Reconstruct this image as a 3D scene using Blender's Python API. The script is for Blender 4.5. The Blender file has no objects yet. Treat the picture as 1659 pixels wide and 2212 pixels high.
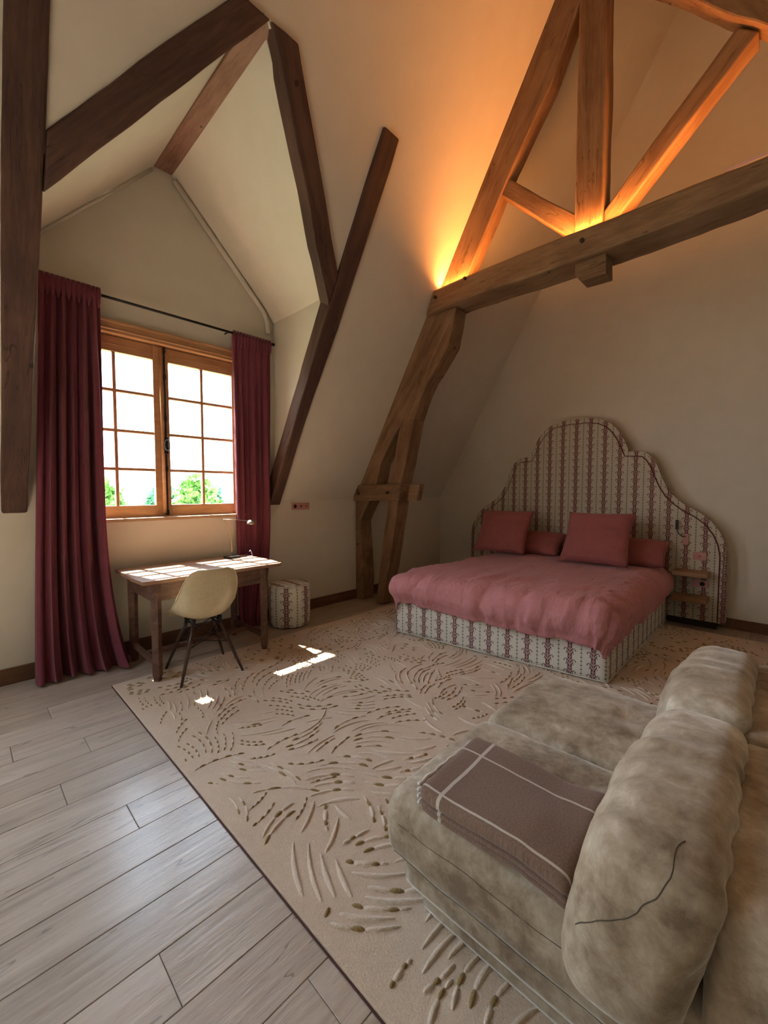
import bpy, bmesh, math, random
from mathutils import Vector, Matrix, noise
from mathutils.geometry import tessellate_polygon
random.seed(7)
PI = math.pi
C = bpy.context.scene.collection
S = bpy.context.scene

# ---------------------------------------------------------------- camera
cam_d = bpy.data.cameras.new('camera'); cam = bpy.data.objects.new('camera', cam_d); C.objects.link(cam)
cam_d.sensor_fit = 'HORIZONTAL'; cam_d.sensor_width = 36.0; cam_d.lens = 895.0/1659*36.0
cam_d.clip_start = 0.05; cam_d.clip_end = 3000
cam.location = (0, 0, 1.4)
cam.rotation_euler = (math.radians(90-2.9), 0, math.radians(44.0-90.0))
S.camera = cam

# ---------------------------------------------------------------- world, sun, exposure
SKY = 5.6
w = bpy.data.worlds.new('sky'); S.world = w; w.use_nodes = True
nt = w.node_tree; nt.nodes.clear()
tc = nt.nodes.new('ShaderNodeTexCoord'); sp = nt.nodes.new('ShaderNodeSeparateXYZ')
rp = nt.nodes.new('ShaderNodeValToRGB'); bg = nt.nodes.new('ShaderNodeBackground'); wo = nt.nodes.new('ShaderNodeOutputWorld')
rp.color_ramp.elements[0].position = 0.0; rp.color_ramp.elements[0].color = (0.93, 0.96, 1, 1)
rp.color_ramp.elements[1].position = 0.7; rp.color_ramp.elements[1].color = (0.62, 0.78, 1, 1)
nt.links.new(tc.outputs['Generated'], sp.inputs[0]); nt.links.new(sp.outputs['Z'], rp.inputs[0])
nt.links.new(rp.outputs[0], bg.inputs[0]); nt.links.new(bg.outputs[0], wo.inputs[0]); bg.inputs[1].default_value = SKY

SUN = (0.11, -0.57, -1.0)
sd = bpy.data.lights.new('sun', 'SUN'); so = bpy.data.objects.new('sun', sd); C.objects.link(so)
sd.energy = 26.0; sd.angle = math.radians(0.55); sd.color = (1.0, 0.93, 0.82)
so.rotation_euler = Vector(SUN).to_track_quat('-Z', 'Y').to_euler(); so.location = (0, 8, 8)

def portal(loc, rot, sx, sy):
    d = bpy.data.lights.new('window_daylight', 'AREA'); d.shape = 'RECTANGLE'; d.size = sx; d.size_y = sy
    d.cycles.is_portal = True
    o = bpy.data.objects.new('window_daylight', d); C.objects.link(o); o.location = loc; o.rotation_euler = rot
portal((1.32, 4.14, 1.93), (math.radians(-90), 0, 0), 1.5, 1.6)
portal((-1.30, 3.36, 2.41), (math.radians(-90-30.5), 0, 0), 1.45, 1.85)  # portal for the added skylight, out of view
S.view_settings.view_transform = 'Standard'; S.view_settings.look = 'None'
S.view_settings.gamma = 1.0; S.view_settings.use_curve_mapping = False
S.view_settings.exposure = 1.40

# ---------------------------------------------------------------- helpers
def tag(o, label=None, cat=None, group=None, kind=None):
    if label: o['label'] = label
    if cat: o['category'] = cat
    if group: o['group'] = group
    if kind: o['kind'] = kind
    return o
def thing(name, label, cat, loc=(0,0,0), rz=0, group=None, kind=None):
    o = bpy.data.objects.new(name, None); C.objects.link(o); o.empty_display_size = 0.1
    o.location = loc; o.rotation_euler = (0,0,rz)
    return tag(o, label, cat, group, kind)
def mesh_obj(name, verts, faces, mat=None, parent=None, smooth=False, uv=None):
    me = bpy.data.meshes.new(name); me.from_pydata([tuple(v) for v in verts], [], faces); me.update()
    o = bpy.data.objects.new(name, me); C.objects.link(o)
    if mat: me.materials.append(mat)
    if parent: o.parent = parent
    if smooth: me.polygons.foreach_set('use_smooth', [True]*len(me.polygons))
    if uv: set_uv(me, uv)
    return o
def set_uv(me, fn):
    l = me.uv_layers.new(name='UVMap')
    for p in me.polygons:
        for li in p.loop_indices:
            l.data[li].uv = fn(me.vertices[me.loops[li].vertex_index].co, p.normal)
def bm_obj(name, bm, mat=None, parent=None, smooth=False, uv=None):
    bmesh.ops.recalc_face_normals(bm, faces=bm.faces)
    me = bpy.data.meshes.new(name); bm.to_mesh(me); bm.free()
    o = bpy.data.objects.new(name, me); C.objects.link(o)
    if mat: me.materials.append(mat)
    if parent: o.parent = parent
    if smooth: me.polygons.foreach_set('use_smooth', [True]*len(me.polygons))
    if uv: set_uv(me, uv)
    return o
def bevel(o, wd, seg=2, ang=35, smooth=True):
    m = o.modifiers.new('bevel', 'BEVEL'); m.width = wd; m.segments = seg; m.limit_method = 'ANGLE'; m.angle_limit = math.radians(ang)
    if smooth: o.data.polygons.foreach_set('use_smooth', [True]*len(o.data.polygons)); m.harden_normals = True
    return o
def subsurf(o, n=1):
    m = o.modifiers.new('subsurf', 'SUBSURF'); m.levels = n; m.render_levels = n; return o
def solid(o, t, off=0):
    m = o.modifiers.new('solid', 'SOLIDIFY'); m.thickness = t; m.offset = off; return o
def add_box(bm, a, b):
    x0,y0,z0 = a; x1,y1,z1 = b
    vs = [bm.verts.new(p) for p in ((x0,y0,z0),(x1,y0,z0),(x1,y1,z0),(x0,y1,z0),(x0,y0,z1),(x1,y0,z1),(x1,y1,z1),(x0,y1,z1))]
    for f in ((0,3,2,1),(4,5,6,7),(0,1,5,4),(1,2,6,5),(2,3,7,6),(3,0,4,7)): bm.faces.new([vs[i] for i in f])
def box(name, a, b, mat, parent=None, bev=0.0, uv=None):
    bm = bmesh.new(); add_box(bm, a, b); o = bm_obj(name, bm, mat, parent, uv=uv)
    if bev: bevel(o, bev)
    return o
def frame_of(pts):
    pass
def add_tube(bm, pts, r, n=10, cap=True):
    pts = [Vector(p) for p in pts]; rings = []
    rr = r if isinstance(r, (list, tuple)) else [r]*len(pts)
    up = None
    for i, p in enumerate(pts):
        t = (pts[min(i+1, len(pts)-1)] - pts[max(i-1, 0)]).normalized()
        if up is None:
            up = t.orthogonal().normalized()
        else:
            up = (up - t*up.dot(t)); up = up.normalized() if up.length > 1e-6 else t.orthogonal().normalized()
        s = t.cross(up)
        rings.append([bm.verts.new(p + (up*math.cos(2*PI*k/n) + s*math.sin(2*PI*k/n))*rr[i]) for k in range(n)])
    for a, b in zip(rings, rings[1:]):
        for k in range(n): bm.faces.new((a[k], a[(k+1)%n], b[(k+1)%n], b[k]))
    if cap: bm.faces.new(rings[0][::-1]); bm.faces.new(rings[-1])
def tube(name, pts, r, mat, parent=None, n=10):
    bm = bmesh.new(); add_tube(bm, pts, r, n); return bm_obj(name, bm, mat, parent, smooth=True)
def add_lathe(bm, prof, c=(0,0,0), n=24, axis='Z'):
    rings = []
    for r, h in prof:
        ring = []
        for k in range(n):
            a = 2*PI*k/n; x, y, z = r*math.cos(a), r*math.sin(a), h
            if axis == 'Y': x, y, z = x, z, y
            if axis == 'X': x, y, z = z, x, y
            ring.append(bm.verts.new((c[0]+x, c[1]+y, c[2]+z)))
        rings.append(ring)
    for a, b in zip(rings, rings[1:]):
        for k in range(n): bm.faces.new((a[k], a[(k+1)%n], b[(k+1)%n], b[k]))
    bm.faces.new(rings[0]); bm.faces.new(rings[-1])
def lathe(name, prof, mat, parent=None, c=(0,0,0), n=24, axis='Z', smooth=True):
    bm = bmesh.new(); add_lathe(bm, prof, c, n, axis); return bm_obj(name, bm, mat, parent, smooth=smooth)
def fbm(v, s=1.0, o=3):
    return noise.fractal(Vector(v)*s, 1.0, 2.0, o)

def slab(name, outer, holes, to3, off, mat, parent=None, uv=None):
    """flat wall of real thickness; outer/holes in 2D, to3 maps (a,b)->Vector, off = thickness vector"""
    loops = [outer] + list(holes)
    tri = tessellate_polygon([[Vector((p[0], p[1], 0)) for p in l] for l in loops])
    flat = [p for l in loops for p in l]; n = len(flat)
    v = [to3(*p) for p in flat]; v2 = [p + off for p in v]
    faces = [tuple(t) for t in tri] + [tuple(n+i for i in reversed(t)) for t in tri]
    k = 0
    for l in loops:
        m = len(l)
        for i in range(m):
            a, b = k+i, k+(i+1) % m; faces.append((a, b, n+b, n+a))
        k += m
    bm = bmesh.new(); vs = [bm.verts.new(p) for p in v+v2]
    for f in faces:
        try: bm.faces.new([vs[i] for i in f])
        except ValueError: pass
    return bm_obj(name, bm, mat, parent, uv=uv)

def beam(name, poly, to3, off, mat, parent=None, step=0.09, amp=0.004, bev=0.012, seed=0, axis=None, taper=0):
    """old hand-hewn timber: traced outline, subdivided and slightly wavy, extruded by off; mesh kept in a frame with X along the grain"""
    pts = []
    for i, p in enumerate(poly):
        q = poly[(i+1) % len(poly)]; a = Vector(p); b = Vector(q); L = (b-a).length; k = max(1, int(L/step))
        for j in range(k):
            c = a.lerp(b, j/k)
            if 0 < j: c += Vector((fbm((c.x*3+seed, c.y*3, seed)), fbm((c.x*3, c.y*3+seed, seed+9))))*amp
            pts.append((c.x, c.y))
    P = [to3(*p) for p in pts]; n = len(P)
    off = Vector(off)
    # main axis
    if axis is None:
        best = 0
        for i in range(len(poly)):
            for j in range(i+1, len(poly)):
                d = to3(*poly[i]) - to3(*poly[j])
                if d.length > best: best = d.length; axis = d
    ax = Vector(axis).normalized(); nz = off.normalized(); ay = nz.cross(ax).normalized(); nz = ax.cross(ay)
    cen = sum(P, Vector())/n
    M = Matrix((ax, ay, nz)).transposed().to_4x4(); M.translation = cen
    Mi = M.inverted()
    bm = bmesh.new()
    fv = [bm.verts.new(Mi @ p) for p in P]
    k = max(1, int(off.length/0.12)); rings = [fv]
    for j in range(1, k+1):
        rings.append([bm.verts.new(Mi @ (P[i] + off*(j/k)) + Vector((0,0,0)) + Vector((0, fbm((P[i].x*4, P[i].y*4+j, P[i].z*4), 1)*amp, 0))) for i in range(n)])
    for a, b in zip(rings, rings[1:]):
        for i in range(n): bm.faces.new((a[i], a[(i+1)%n], b[(i+1)%n], b[i]))
    tri = tessellate_polygon([[Vector((p[0], p[1], 0)) for p in pts]])
    fa = bm.faces.new(fv); fb = bm.faces.new(rings[-1][::-1])
    o = bm_obj(name, bm, mat); o.matrix_world = M
    if parent: o.parent = parent
    if bev: 
        m = o.modifiers.new('bevel', 'BEVEL'); m.width = bev; m.segments = 2; m.limit_method = 'ANGLE'; m.angle_limit = math.radians(50)
    return o

def soft_box(dims, r, n=10, fn=None, center=(0,0,0)):
    """rounded box as a dense grid; fn(co) -> co deforms it"""
    hx, hy, hz = dims[0]/2, dims[1]/2, dims[2]/2
    bm = bmesh.new()
    key = {}
    def V(p):
        k = (round(p[0],5), round(p[1],5), round(p[2],5))
        if k in key: return key[k]
        c = Vector((max(-hx+r, min(hx-r, p[0])), max(-hy+r, min(hy-r, p[1])), max(-hz+r, min(hz-r, p[2]))))
        d = Vector(p)-c
        q = c + d.normalized()*r if d.length > 1e-9 else c
        if fn: q = fn(q)
        key[k] = bm.verts.new(q + Vector(center)); return key[k]
    mx = max(dims); N = [max(4, int(n*d/mx)) for d in dims]
    def warp(i, m, h):  # denser near the edges
        t = i/m; return -h + 2*h*t
    for ax in range(3):
        u, v = [(1,2),(0,2),(0,1)][ax]; H = (hx,hy,hz)
        for s in (-1, 1):
            g = []
            for i in range(N[u]+1):
                row = []
                for j in range(N[v]+1):
                    p = [0,0,0]; p[ax] = s*H[ax]; p[u] = warp(i,N[u],H[u]); p[v] = warp(j,N[v],H[v]); row.append(V(p))
                g.append(row)
            for i in range(N[u]):
                for j in range(N[v]):
                    f = [g[i][j], g[i+1][j], g[i+1][j+1], g[i][j+1]]
                    if len(set(f)) >= 3:
                        try: bm.faces.new(list(dict.fromkeys(f)))
                        except ValueError: pass
    return bm

# ---------------------------------------------------------------- shader helpers
class V:
    def __init__(s, nt, k): s.nt = nt; s.k = k
    def _m(s, op, *a):
        n = s.nt.nodes.new('ShaderNodeMath'); n.operation = op
        for i, x in enumerate((s,)+a):
            if isinstance(x, V): s.nt.links.new(x.k, n.inputs[i])
            else: n.inputs[i].default_value = x
        return V(s.nt, n.outputs[0])
    def __add__(s, o): return s._m('ADD', o)
    def __sub__(s, o): return s._m('SUBTRACT', o)
    def __mul__(s, o): return s._m('MULTIPLY', o)
    def __truediv__(s, o): return s._m('DIVIDE', o)
    def mod(s, o): return s._m('FLOORED_MODULO', o)
    def abs(s): return s._m('ABSOLUTE')
    def lt(s, o): return s._m('LESS_THAN', o)
    def gt(s, o): return s._m('GREATER_THAN', o)
    def max(s, o): return s._m('MAXIMUM', o)
    def min(s, o): return s._m('MINIMUM', o)
    def sqrt(s): return s._m('SQRT')
    def sin(s): return s._m('SINE')
def new_mat(name):
    m = bpy.data.materials.new(name); m.use_nodes = True; nt = m.node_tree
    return m, nt, nt.nodes['Principled BSDF']
def coords(nt, kind='Object', scale=(1,1,1), rot=(0,0,0)):
    t = nt.nodes.new('ShaderNodeTexCoord'); mp = nt.nodes.new('ShaderNodeMapping')
    mp.inputs['Scale'].default_value = scale; mp.inputs['Rotation'].default_value = rot
    nt.links.new(t.outputs[kind], mp.inputs[0]); return mp.outputs[0]
def worldpos(nt, scale=(1,1,1)):
    t = nt.nodes.new('ShaderNodeNewGeometry'); mp = nt.nodes.new('ShaderNodeMapping'); mp.inputs['Scale'].default_value = scale
    nt.links.new(t.outputs['Position'], mp.inputs[0]); return mp.outputs[0]
def ntex(nt, vec, scale=5, detail=4, rough=0.55, dist=0):
    n = nt.nodes.new('ShaderNodeTexNoise'); nt.links.new(vec, n.inputs['Vector'])
    n.inputs['Scale'].default_value = scale; n.inputs['Detail'].default_value = detail
    n.inputs['Roughness'].default_value = rough; n.inputs['Distortion'].default_value = dist
    return n.outputs['Fac']
def ramp(nt, fac, stops):
    r = nt.nodes.new('ShaderNodeValToRGB'); nt.links.new(fac, r.inputs[0]); e = r.color_ramp.elements
    while len(e) < len(stops): e.new(0.5)
    for i, (p, c) in enumerate(stops):
        e[i].position = p; e[i].color = (*c, 1) if len(c) == 3 else c
    return r.outputs[0]
def mix(nt, fac, a, b, mode='MIX'):
    n = nt.nodes.new('ShaderNodeMix'); n.data_type = 'RGBA'; n.blend_type = mode
    if isinstance(fac, V): fac = fac.k
    if hasattr(fac, 'links') or not isinstance(fac, (int, float)): nt.links.new(fac, n.inputs[0])
    else: n.inputs[0].default_value = fac
    for i, x in ((6, a), (7, b)):
        if isinstance(x, tuple): n.inputs[i].default_value = (*x, 1)
        else: nt.links.new(x, n.inputs[i])
    return n.outputs[2]
def bump(nt, bs, h, strength=0.3, dist=0.01, prev=None):
    b = nt.nodes.new('ShaderNodeBump'); b.inputs['Strength'].default_value = strength; b.inputs['Distance'].default_value = dist
    if isinstance(h, V): h = h.k
    nt.links.new(h, b.inputs['Height'])
    if prev: nt.links.new(prev, b.inputs['Normal'])
    nt.links.new(b.outputs[0], bs.inputs['Normal']); return b.outputs[0]
def spec(bs, rough, ior=None, sheen=0, metal=0):
    bs.inputs['Roughness'].default_value = rough
    bs.inputs['Metallic'].default_value = metal
    if ior is not None: bs.inputs['Specular IOR Level'].default_value = ior
    if sheen: bs.inputs['Sheen Weight'].default_value = sheen; bs.inputs['Sheen Roughness'].default_value = 0.4

def plain(name, col, rough=0.6, metal=0, var=0.0, sc=30, ior=None, bmp=0):
    m, nt, bs = new_mat(name); spec(bs, rough, ior, 0, metal)
    bs.inputs['Base Color'].default_value = (*col, 1)
    if var:
        f = ntex(nt, coords(nt), sc, 3)
        nt.links.new(ramp(nt, f, [(0.3, tuple(c*(1-var) for c in col)), (0.7, tuple(min(1, c*(1+var)) for c in col))]), bs.inputs['Base Color'])
        if bmp: bump(nt, bs, f, bmp, 0.003)
    return m
def wood(name, dark, mid, light, scale=1.0, rough=0.6, bmp=0.35, cracks=0.5, knots=True, along=(1.0, 9.0, 9.0)):
    m, nt, bs = new_mat(name); spec(bs, rough, 0.3 if rough > 0.4 else 0.55)
    oi = nt.nodes.new('ShaderNodeObjectInfo')
    t = nt.nodes.new('ShaderNodeTexCoord')
    add = nt.nodes.new('ShaderNodeVectorMath'); add.operation = 'ADD'
    cmb = nt.nodes.new('ShaderNodeCombineXYZ'); r10 = V(nt, oi.outputs['Random'])*37.0
    nt.links.new(r10.k, cmb.inputs[0]); nt.links.new(r10.k, cmb.inputs[1])
    nt.links.new(t.outputs['Object'], add.inputs[0]); nt.links.new(cmb.outputs[0], add.inputs[1])
    mp = nt.nodes.new('ShaderNodeMapping'); mp.inputs['Scale'].default_value = tuple(a*scale for a in along); nt.links.new(add.outputs[0], mp.inputs[0])
    vec = mp.outputs[0]
    big = ntex(nt, vec, 0.9, 5, 0.6, 1.2)
    fine = ntex(nt, vec, 7.0, 6, 0.7, 0.4)
    patch = ntex(nt, add.outputs[0], 2.2*scale, 3, 0.5)
    f = V(nt, big)*0.5 + V(nt, fine)*0.28 + V(nt, patch)*0.3 + V(nt, oi.outputs['Random'])*0.06
    col = ramp(nt, f.k, [(0.36, dark), (0.53, mid), (0.70, light)])
    if cracks:
        mp2 = nt.nodes.new('ShaderNodeMapping'); mp2.inputs['Scale'].default_value = (0.55*scale, 7*scale, 7*scale); nt.links.new(add.outputs[0], mp2.inputs[0])
        c = ntex(nt, mp2.outputs[0], 1.7, 3, 0.5, 0.6)
        cr = (V(nt, c)-0.5).abs().lt(0.006)
        gate = V(nt, ntex(nt, add.outputs[0], 1.7, 1)).gt(0.5)
        crk = cr*gate
        col = mix(nt, (crk*cracks).k, col, tuple(d*0.25 for d in dark))
        h = V(nt, fine)*0.5 + V(nt, big)*0.6 - crk*0.6
    else: h = V(nt, fine)*0.5 + V(nt, big)*0.4
    if knots:
        vo = nt.nodes.new('ShaderNodeTexVoronoi'); vo.inputs['Scale'].default_value = 3.2*scale; nt.links.new(add.outputs[0], vo.inputs['Vector'])
        k = V(nt, vo.outputs['Distance']).lt(0.055)
        col = mix(nt, (k*0.8).k, col, tuple(d*0.45 for d in dark))
    nt.links.new(col, bs.inputs['Base Color'])
    bump(nt, bs, h, bmp, 0.01)
    return m

# plaster: warm off-white lime plaster, lightly trowelled
def plaster():
    m, nt, bs = new_mat('lime_plaster'); spec(bs, 0.9, 0.15)
    p = worldpos(nt)
    a = ntex(nt, p, 0.8, 3); b = ntex(nt, p, 6, 5, 0.6); c = ntex(nt, p, 90, 3, 0.6)
    nt.links.new(ramp(nt, (V(nt,a)*0.6+V(nt,b)*0.4).k, [(0.35, (0.615,0.565,0.475)), (0.65, (0.67,0.62,0.53))]), bs.inputs['Base Color'])
    bump(nt, bs, V(nt, b)*0.35 + V(nt, c)*0.12, 0.25, 0.012)
    return m
M_plaster = plaster()
M_old = wood('dark_old_oak', (0.030,0.0145,0.011), (0.072,0.036,0.027), (0.125,0.066,0.046), 1.0, 0.62)
M_truss = wood('brown_oak', (0.075,0.038,0.019), (0.185,0.100,0.051), (0.30,0.18,0.098), 1.0, 0.62)
M_sawn = wood('reddish_sawn_wood', (0.12,0.055,0.035), (0.235,0.120,0.080), (0.36,0.21,0.15), 1.2, 0.6, cracks=0.3)
M_winwood = wood('honey_oak', (0.27,0.125,0.055), (0.40,0.205,0.095), (0.52,0.29,0.145), 1.6, 0.35, 0.15, 0, False, (1.0,1.0,9.0))
M_winwoodh = wood('honey_oak_rail', (0.27,0.125,0.055), (0.40,0.205,0.095), (0.52,0.29,0.145), 1.6, 0.35, 0.15, 0, False, (1.0,9.0,9.0))
M_base = wood('baseboard_oak', (0.065,0.028,0.015), (0.13,0.062,0.032), (0.18,0.095,0.05), 1.4, 0.5, 0.15, 0, False)
M_floor = wood('pale_oak_plank', (0.235,0.175,0.130), (0.40,0.315,0.24), (0.53,0.435,0.35), 1.0, 0.30, 0.55, 0.45, False, (0.9,11,9))
_f = M_floor.node_tree.nodes['Principled BSDF']; _f.inputs['Coat Weight'].default_value = 0.55; _f.inputs['Coat Roughness'].default_value = 0.22
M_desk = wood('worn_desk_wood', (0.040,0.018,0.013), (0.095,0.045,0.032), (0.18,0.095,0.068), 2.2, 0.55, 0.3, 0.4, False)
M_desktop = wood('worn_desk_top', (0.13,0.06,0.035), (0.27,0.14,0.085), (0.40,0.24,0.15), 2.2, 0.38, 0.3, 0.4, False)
M_shelf = wood('shelf_oak', (0.16,0.08,0.035), (0.27,0.15,0.075), (0.36,0.21,0.11), 2.0, 0.5, 0.2, 0, False, (9,1,9))
M_black = plain('black_iron', (0.018,0.018,0.02), 0.4, 0.6)
M_darkwood = plain('dark_dowel', (0.045,0.018,0.012), 0.4, 0, 0.3)
M_pink = plain('pink_plate', (0.50,0.235,0.205), 0.45)
M_hole = plain('dark_socket', (0.01,0.01,0.01), 0.5)
M_metal = plain('brushed_nickel', (0.55,0.5,0.42), 0.3, 1)
M_brass = plain('aged_brass', (0.55,0.42,0.2), 0.35, 1)

def glass():
    m = bpy.data.materials.new('window_glass'); m.use_nodes = True; nt = m.node_tree; nt.nodes.clear()
    o = nt.nodes.new('ShaderNodeOutputMaterial'); mx = nt.nodes.new('ShaderNodeMixShader'); t = nt.nodes.new('ShaderNodeBsdfTransparent'); g = nt.nodes.new('ShaderNodeBsdfGlossy')
    t.inputs[0].default_value = (0.95,0.98,0.97,1); g.inputs['Roughness'].default_value = 0.02; mx.inputs[0].default_value = 0.06
    nt.links.new(t.outputs[0], mx.inputs[1]); nt.links.new(g.outputs[0], mx.inputs[2]); nt.links.new(mx.outputs[0], o.inputs[0])
    return m
M_glass = glass()

# printed linen: columns of red fronds and of small dark buds on cream
def print_fabric(name, base=(0.70,0.67,0.60), p=0.16, q=0.083):
    m, nt, bs = new_mat(name); spec(bs, 0.85, 0.2)
    t = nt.nodes.new('ShaderNodeTexCoord'); s = nt.nodes.new('ShaderNodeSeparateXYZ')
    nt.links.new(t.outputs['UV'], s.inputs[0]); u = V(nt, s.outputs[0]); v = V(nt, s.outputs[1])
    a = (u.mod(p) - p/2).abs()
    b = v.mod(q)/q
    env = (b*-0.021) + 0.030
    st = ((v - a*1.7)/(q/3)).mod(1.0)
    leaf = a.lt(env)*st.lt(0.68)*a.gt(0.0015)
    core = a.lt(0.0055)*a.gt(0.0015)
    b2 = (b+0.5).mod(1.0)
    tuft = ((a-0.012).abs()).lt(0.004)*b.gt(0.55)
    red = leaf.max(core).max(tuft)
    # hooked curls either side
    dx = (a-0.030)/0.010; dy = (b-0.42)*(q/0.011)
    rr = (dx*dx+dy*dy).sqrt()
    curl = rr.lt(1.0)*rr.gt(0.50)*dy.gt(-0.3)
    bud = (((a-0.040)/0.0045)._m('POWER',2.0) + ((b-0.36)*(q/0.006))._m('POWER',2.0)).lt(1.0)
    a2 = (a - p/2).abs(); c = v.mod(0.030)
    d1 = ((a2/0.0062)._m('POWER',2.0) + ((c-0.008)/0.0055)._m('POWER',2.0)).lt(1.0)
    d2 = ((a2/0.0036)._m('POWER',2.0) + ((c-0.023)/0.0036)._m('POWER',2.0)).lt(1.0)
    d3 = ((a2-0.006).abs().lt(0.0022))*((c-0.008).abs().lt(0.002))
    dark = d1.max(d2).max(d3)
    fad = ntex(nt, coords(nt, 'UV'), 260, 2)
    basec = ramp(nt, ntex(nt, coords(nt, 'UV'), 9, 3), [(0.3, tuple(x*0.93 for x in base)), (0.7, base)])
    c1 = mix(nt, (red*0.92).k, basec, (0.135,0.014,0.024))
    c2 = mix(nt, (curl.max(bud)*0.85).k, c1, (0.085,0.030,0.036))
    c3 = mix(nt, (dark*0.9).k, c2, (0.055,0.060,0.045))
    nt.links.new(c3, bs.inputs['Base Color'])
    cr = ntex(nt, coords(nt, 'UV'), 22, 5, 0.6, 0.6)
    bump(nt, bs, V(nt, cr)*1.0 + V(nt, fad)*0.06, 0.35, 0.008)
    return m
M_print = print_fabric('printed_linen')
M_print2 = print_fabric('printed_linen_headboard', (0.55,0.49,0.39))

def linen(name, col, sc=1.0, crumple=0.5, fine=0.1, coord='Object', sheen=0.15):
    m, nt, bs = new_mat(name); spec(bs, 0.88, 0.15, sheen)
    cr = coords(nt, coord)
    a = ntex(nt, cr, 2.0*sc, 3); b = ntex(nt, cr, 16*sc, 5, 0.6, 0.8); w_ = ntex(nt, cr, 420, 2)
    nt.links.new(ramp(nt, (V(nt,a)*0.5+V(nt,b)*0.5).k, [(0.3, tuple(c*0.88 for c in col)), (0.7, tuple(c*1.08 for c in col))]), bs.inputs['Base Color'])
    mp_ = nt.nodes.new('ShaderNodeMapping'); mp_.inputs['Scale'].default_value = (1.0,3.2,1.6); nt.links.new(cr, mp_.inputs[0])
    d_ = ntex(nt, mp_.outputs[0], 5.5*sc, 4, 0.55, 1.6)
    n1 = bump(nt, bs, V(nt, b)*crumple*0.8 + V(nt, d_)*crumple*1.6 + V(nt, w_)*fine, 0.6, 0.018)
    return m
M_curtain = linen('burgundy_linen', (0.190,0.048,0.070), 1.0, 0.25)
M_duvet = linen('rose_linen', (0.54,0.235,0.250), 1.2, 0.8)
M_pillow = linen('rose_linen_pillow', (0.36,0.115,0.110), 1.6, 0.55)

def velvet():
    m, nt, bs = new_mat('greige_velvet'); spec(bs, 0.75, 0.2, 0.8)
    bs.inputs['Sheen Roughness'].default_value = 0.35; bs.inputs['Sheen Tint'].default_value = (0.9,0.88,0.8,1)
    p = worldpos(nt); a = ntex(nt, p, 3.0, 5, 0.6, 0.3); b = ntex(nt, p, 17, 5, 0.7, 0.25); c = ntex(nt, p, 260, 2)
    f = V(nt,a)*0.62+V(nt,b)*0.38
    nt.links.new(ramp(nt, f.k, [(0.38, (0.20,0.148,0.098)), (0.47, (0.345,0.28,0.20)), (0.55, (0.46,0.395,0.305)), (0.63, (0.66,0.615,0.53))]), bs.inputs['Base Color'])  # velvet sheen highlights and browner shade painted in as random streaks
    cr = ntex(nt, worldpos(nt, (1.0,0.32,0.5)), 13, 4, 0.6, 0.5)
    bump(nt, bs, V(nt,b)*0.5+V(nt,c)*0.06+V(nt,cr)*0.9, 0.5, 0.012)
    return m
M_velvet = velvet()
def throw_mat():
    m, nt, bs = new_mat('brown_wool'); spec(bs, 0.95, 0.1, 0.3)
    t = nt.nodes.new('ShaderNodeTexCoord'); s = nt.nodes.new('ShaderNodeSeparateXYZ'); nt.links.new(t.outputs['UV'], s.inputs[0])
    x = V(nt, s.outputs[0]); y = V(nt, s.outputs[1])
    wob = (V(nt, ntex(nt, coords(nt,'UV'), 9, 2))-0.5)*0.006
    l1 = (x+wob-0.238).abs().lt(0.0035); l2 = (x+wob-0.014).abs().lt(0.0035); l3 = (y+wob-0.365).abs().lt(0.0055); l4=(x+wob+0.045).abs().lt(0.002)
    fz = ntex(nt, coords(nt,'UV'), 190, 3, 0.7)
    base = ramp(nt, fz, [(0.3, (0.165,0.108,0.080)), (0.7, (0.27,0.185,0.142))])
    c = mix(nt, (l1.max(l2).max(l3)*0.85).k, base, (0.62,0.58,0.52))
    nt.links.new(c, bs.inputs['Base Color']); bump(nt, bs, fz, 0.5, 0.004)
    return m
M_throw = throw_mat()
M_fringe = plain('cream_wool', (0.60,0.57,0.53), 0.95)
def rugm(name, c1, c2):
    m, nt, bs = new_mat(name); spec(bs, 0.95, 0.05, 0.25)
    p = worldpos(nt); a = ntex(nt, p, 1.2, 3); b = ntex(nt, p, 160, 4, 0.75); c = ntex(nt, p, 40, 3, 0.7)
    nt.links.new(ramp(nt, (V(nt,a)*0.35+V(nt,b)*0.45+V(nt,c)*0.2).k, [(0.35, c1), (0.65, c2)]), bs.inputs['Base Color'])
    bump(nt, bs, V(nt,b)*0.6+V(nt,c)*0.5, 0.9, 0.006)
    return m
M_rug = rugm('blush_wool_pile', (0.55,0.42,0.305), (0.74,0.59,0.45))
M_rugline = rugm('silk_pile', (0.64,0.515,0.39), (0.84,0.72,0.59))
M_rugold = rugm('olive_gold_pile', (0.25,0.165,0.065), (0.37,0.26,0.12))
M_bind = plain('dark_rug_binding', (0.07,0.025,0.02), 0.9)

# ================================================================ STRUCTURE
XG, YA, XR, YB = 5.45, 4.0, -3.0, -3.6     # gable, window wall, rear gable, opposite side
ZK, TAN, YR = 1.30, 1.7, 0.2
ZR = ZK + TAN*(YA-YR)
def slopeY(z): return YA - (z-ZK)/TAN
RX, RZ, EX, EZ, LX = 1.36, 4.265, 2.434, 3.184, 0.38
LEZ = RZ - (RX-LX)*1.12
st = lambda o: tag(o, kind='structure')
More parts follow.
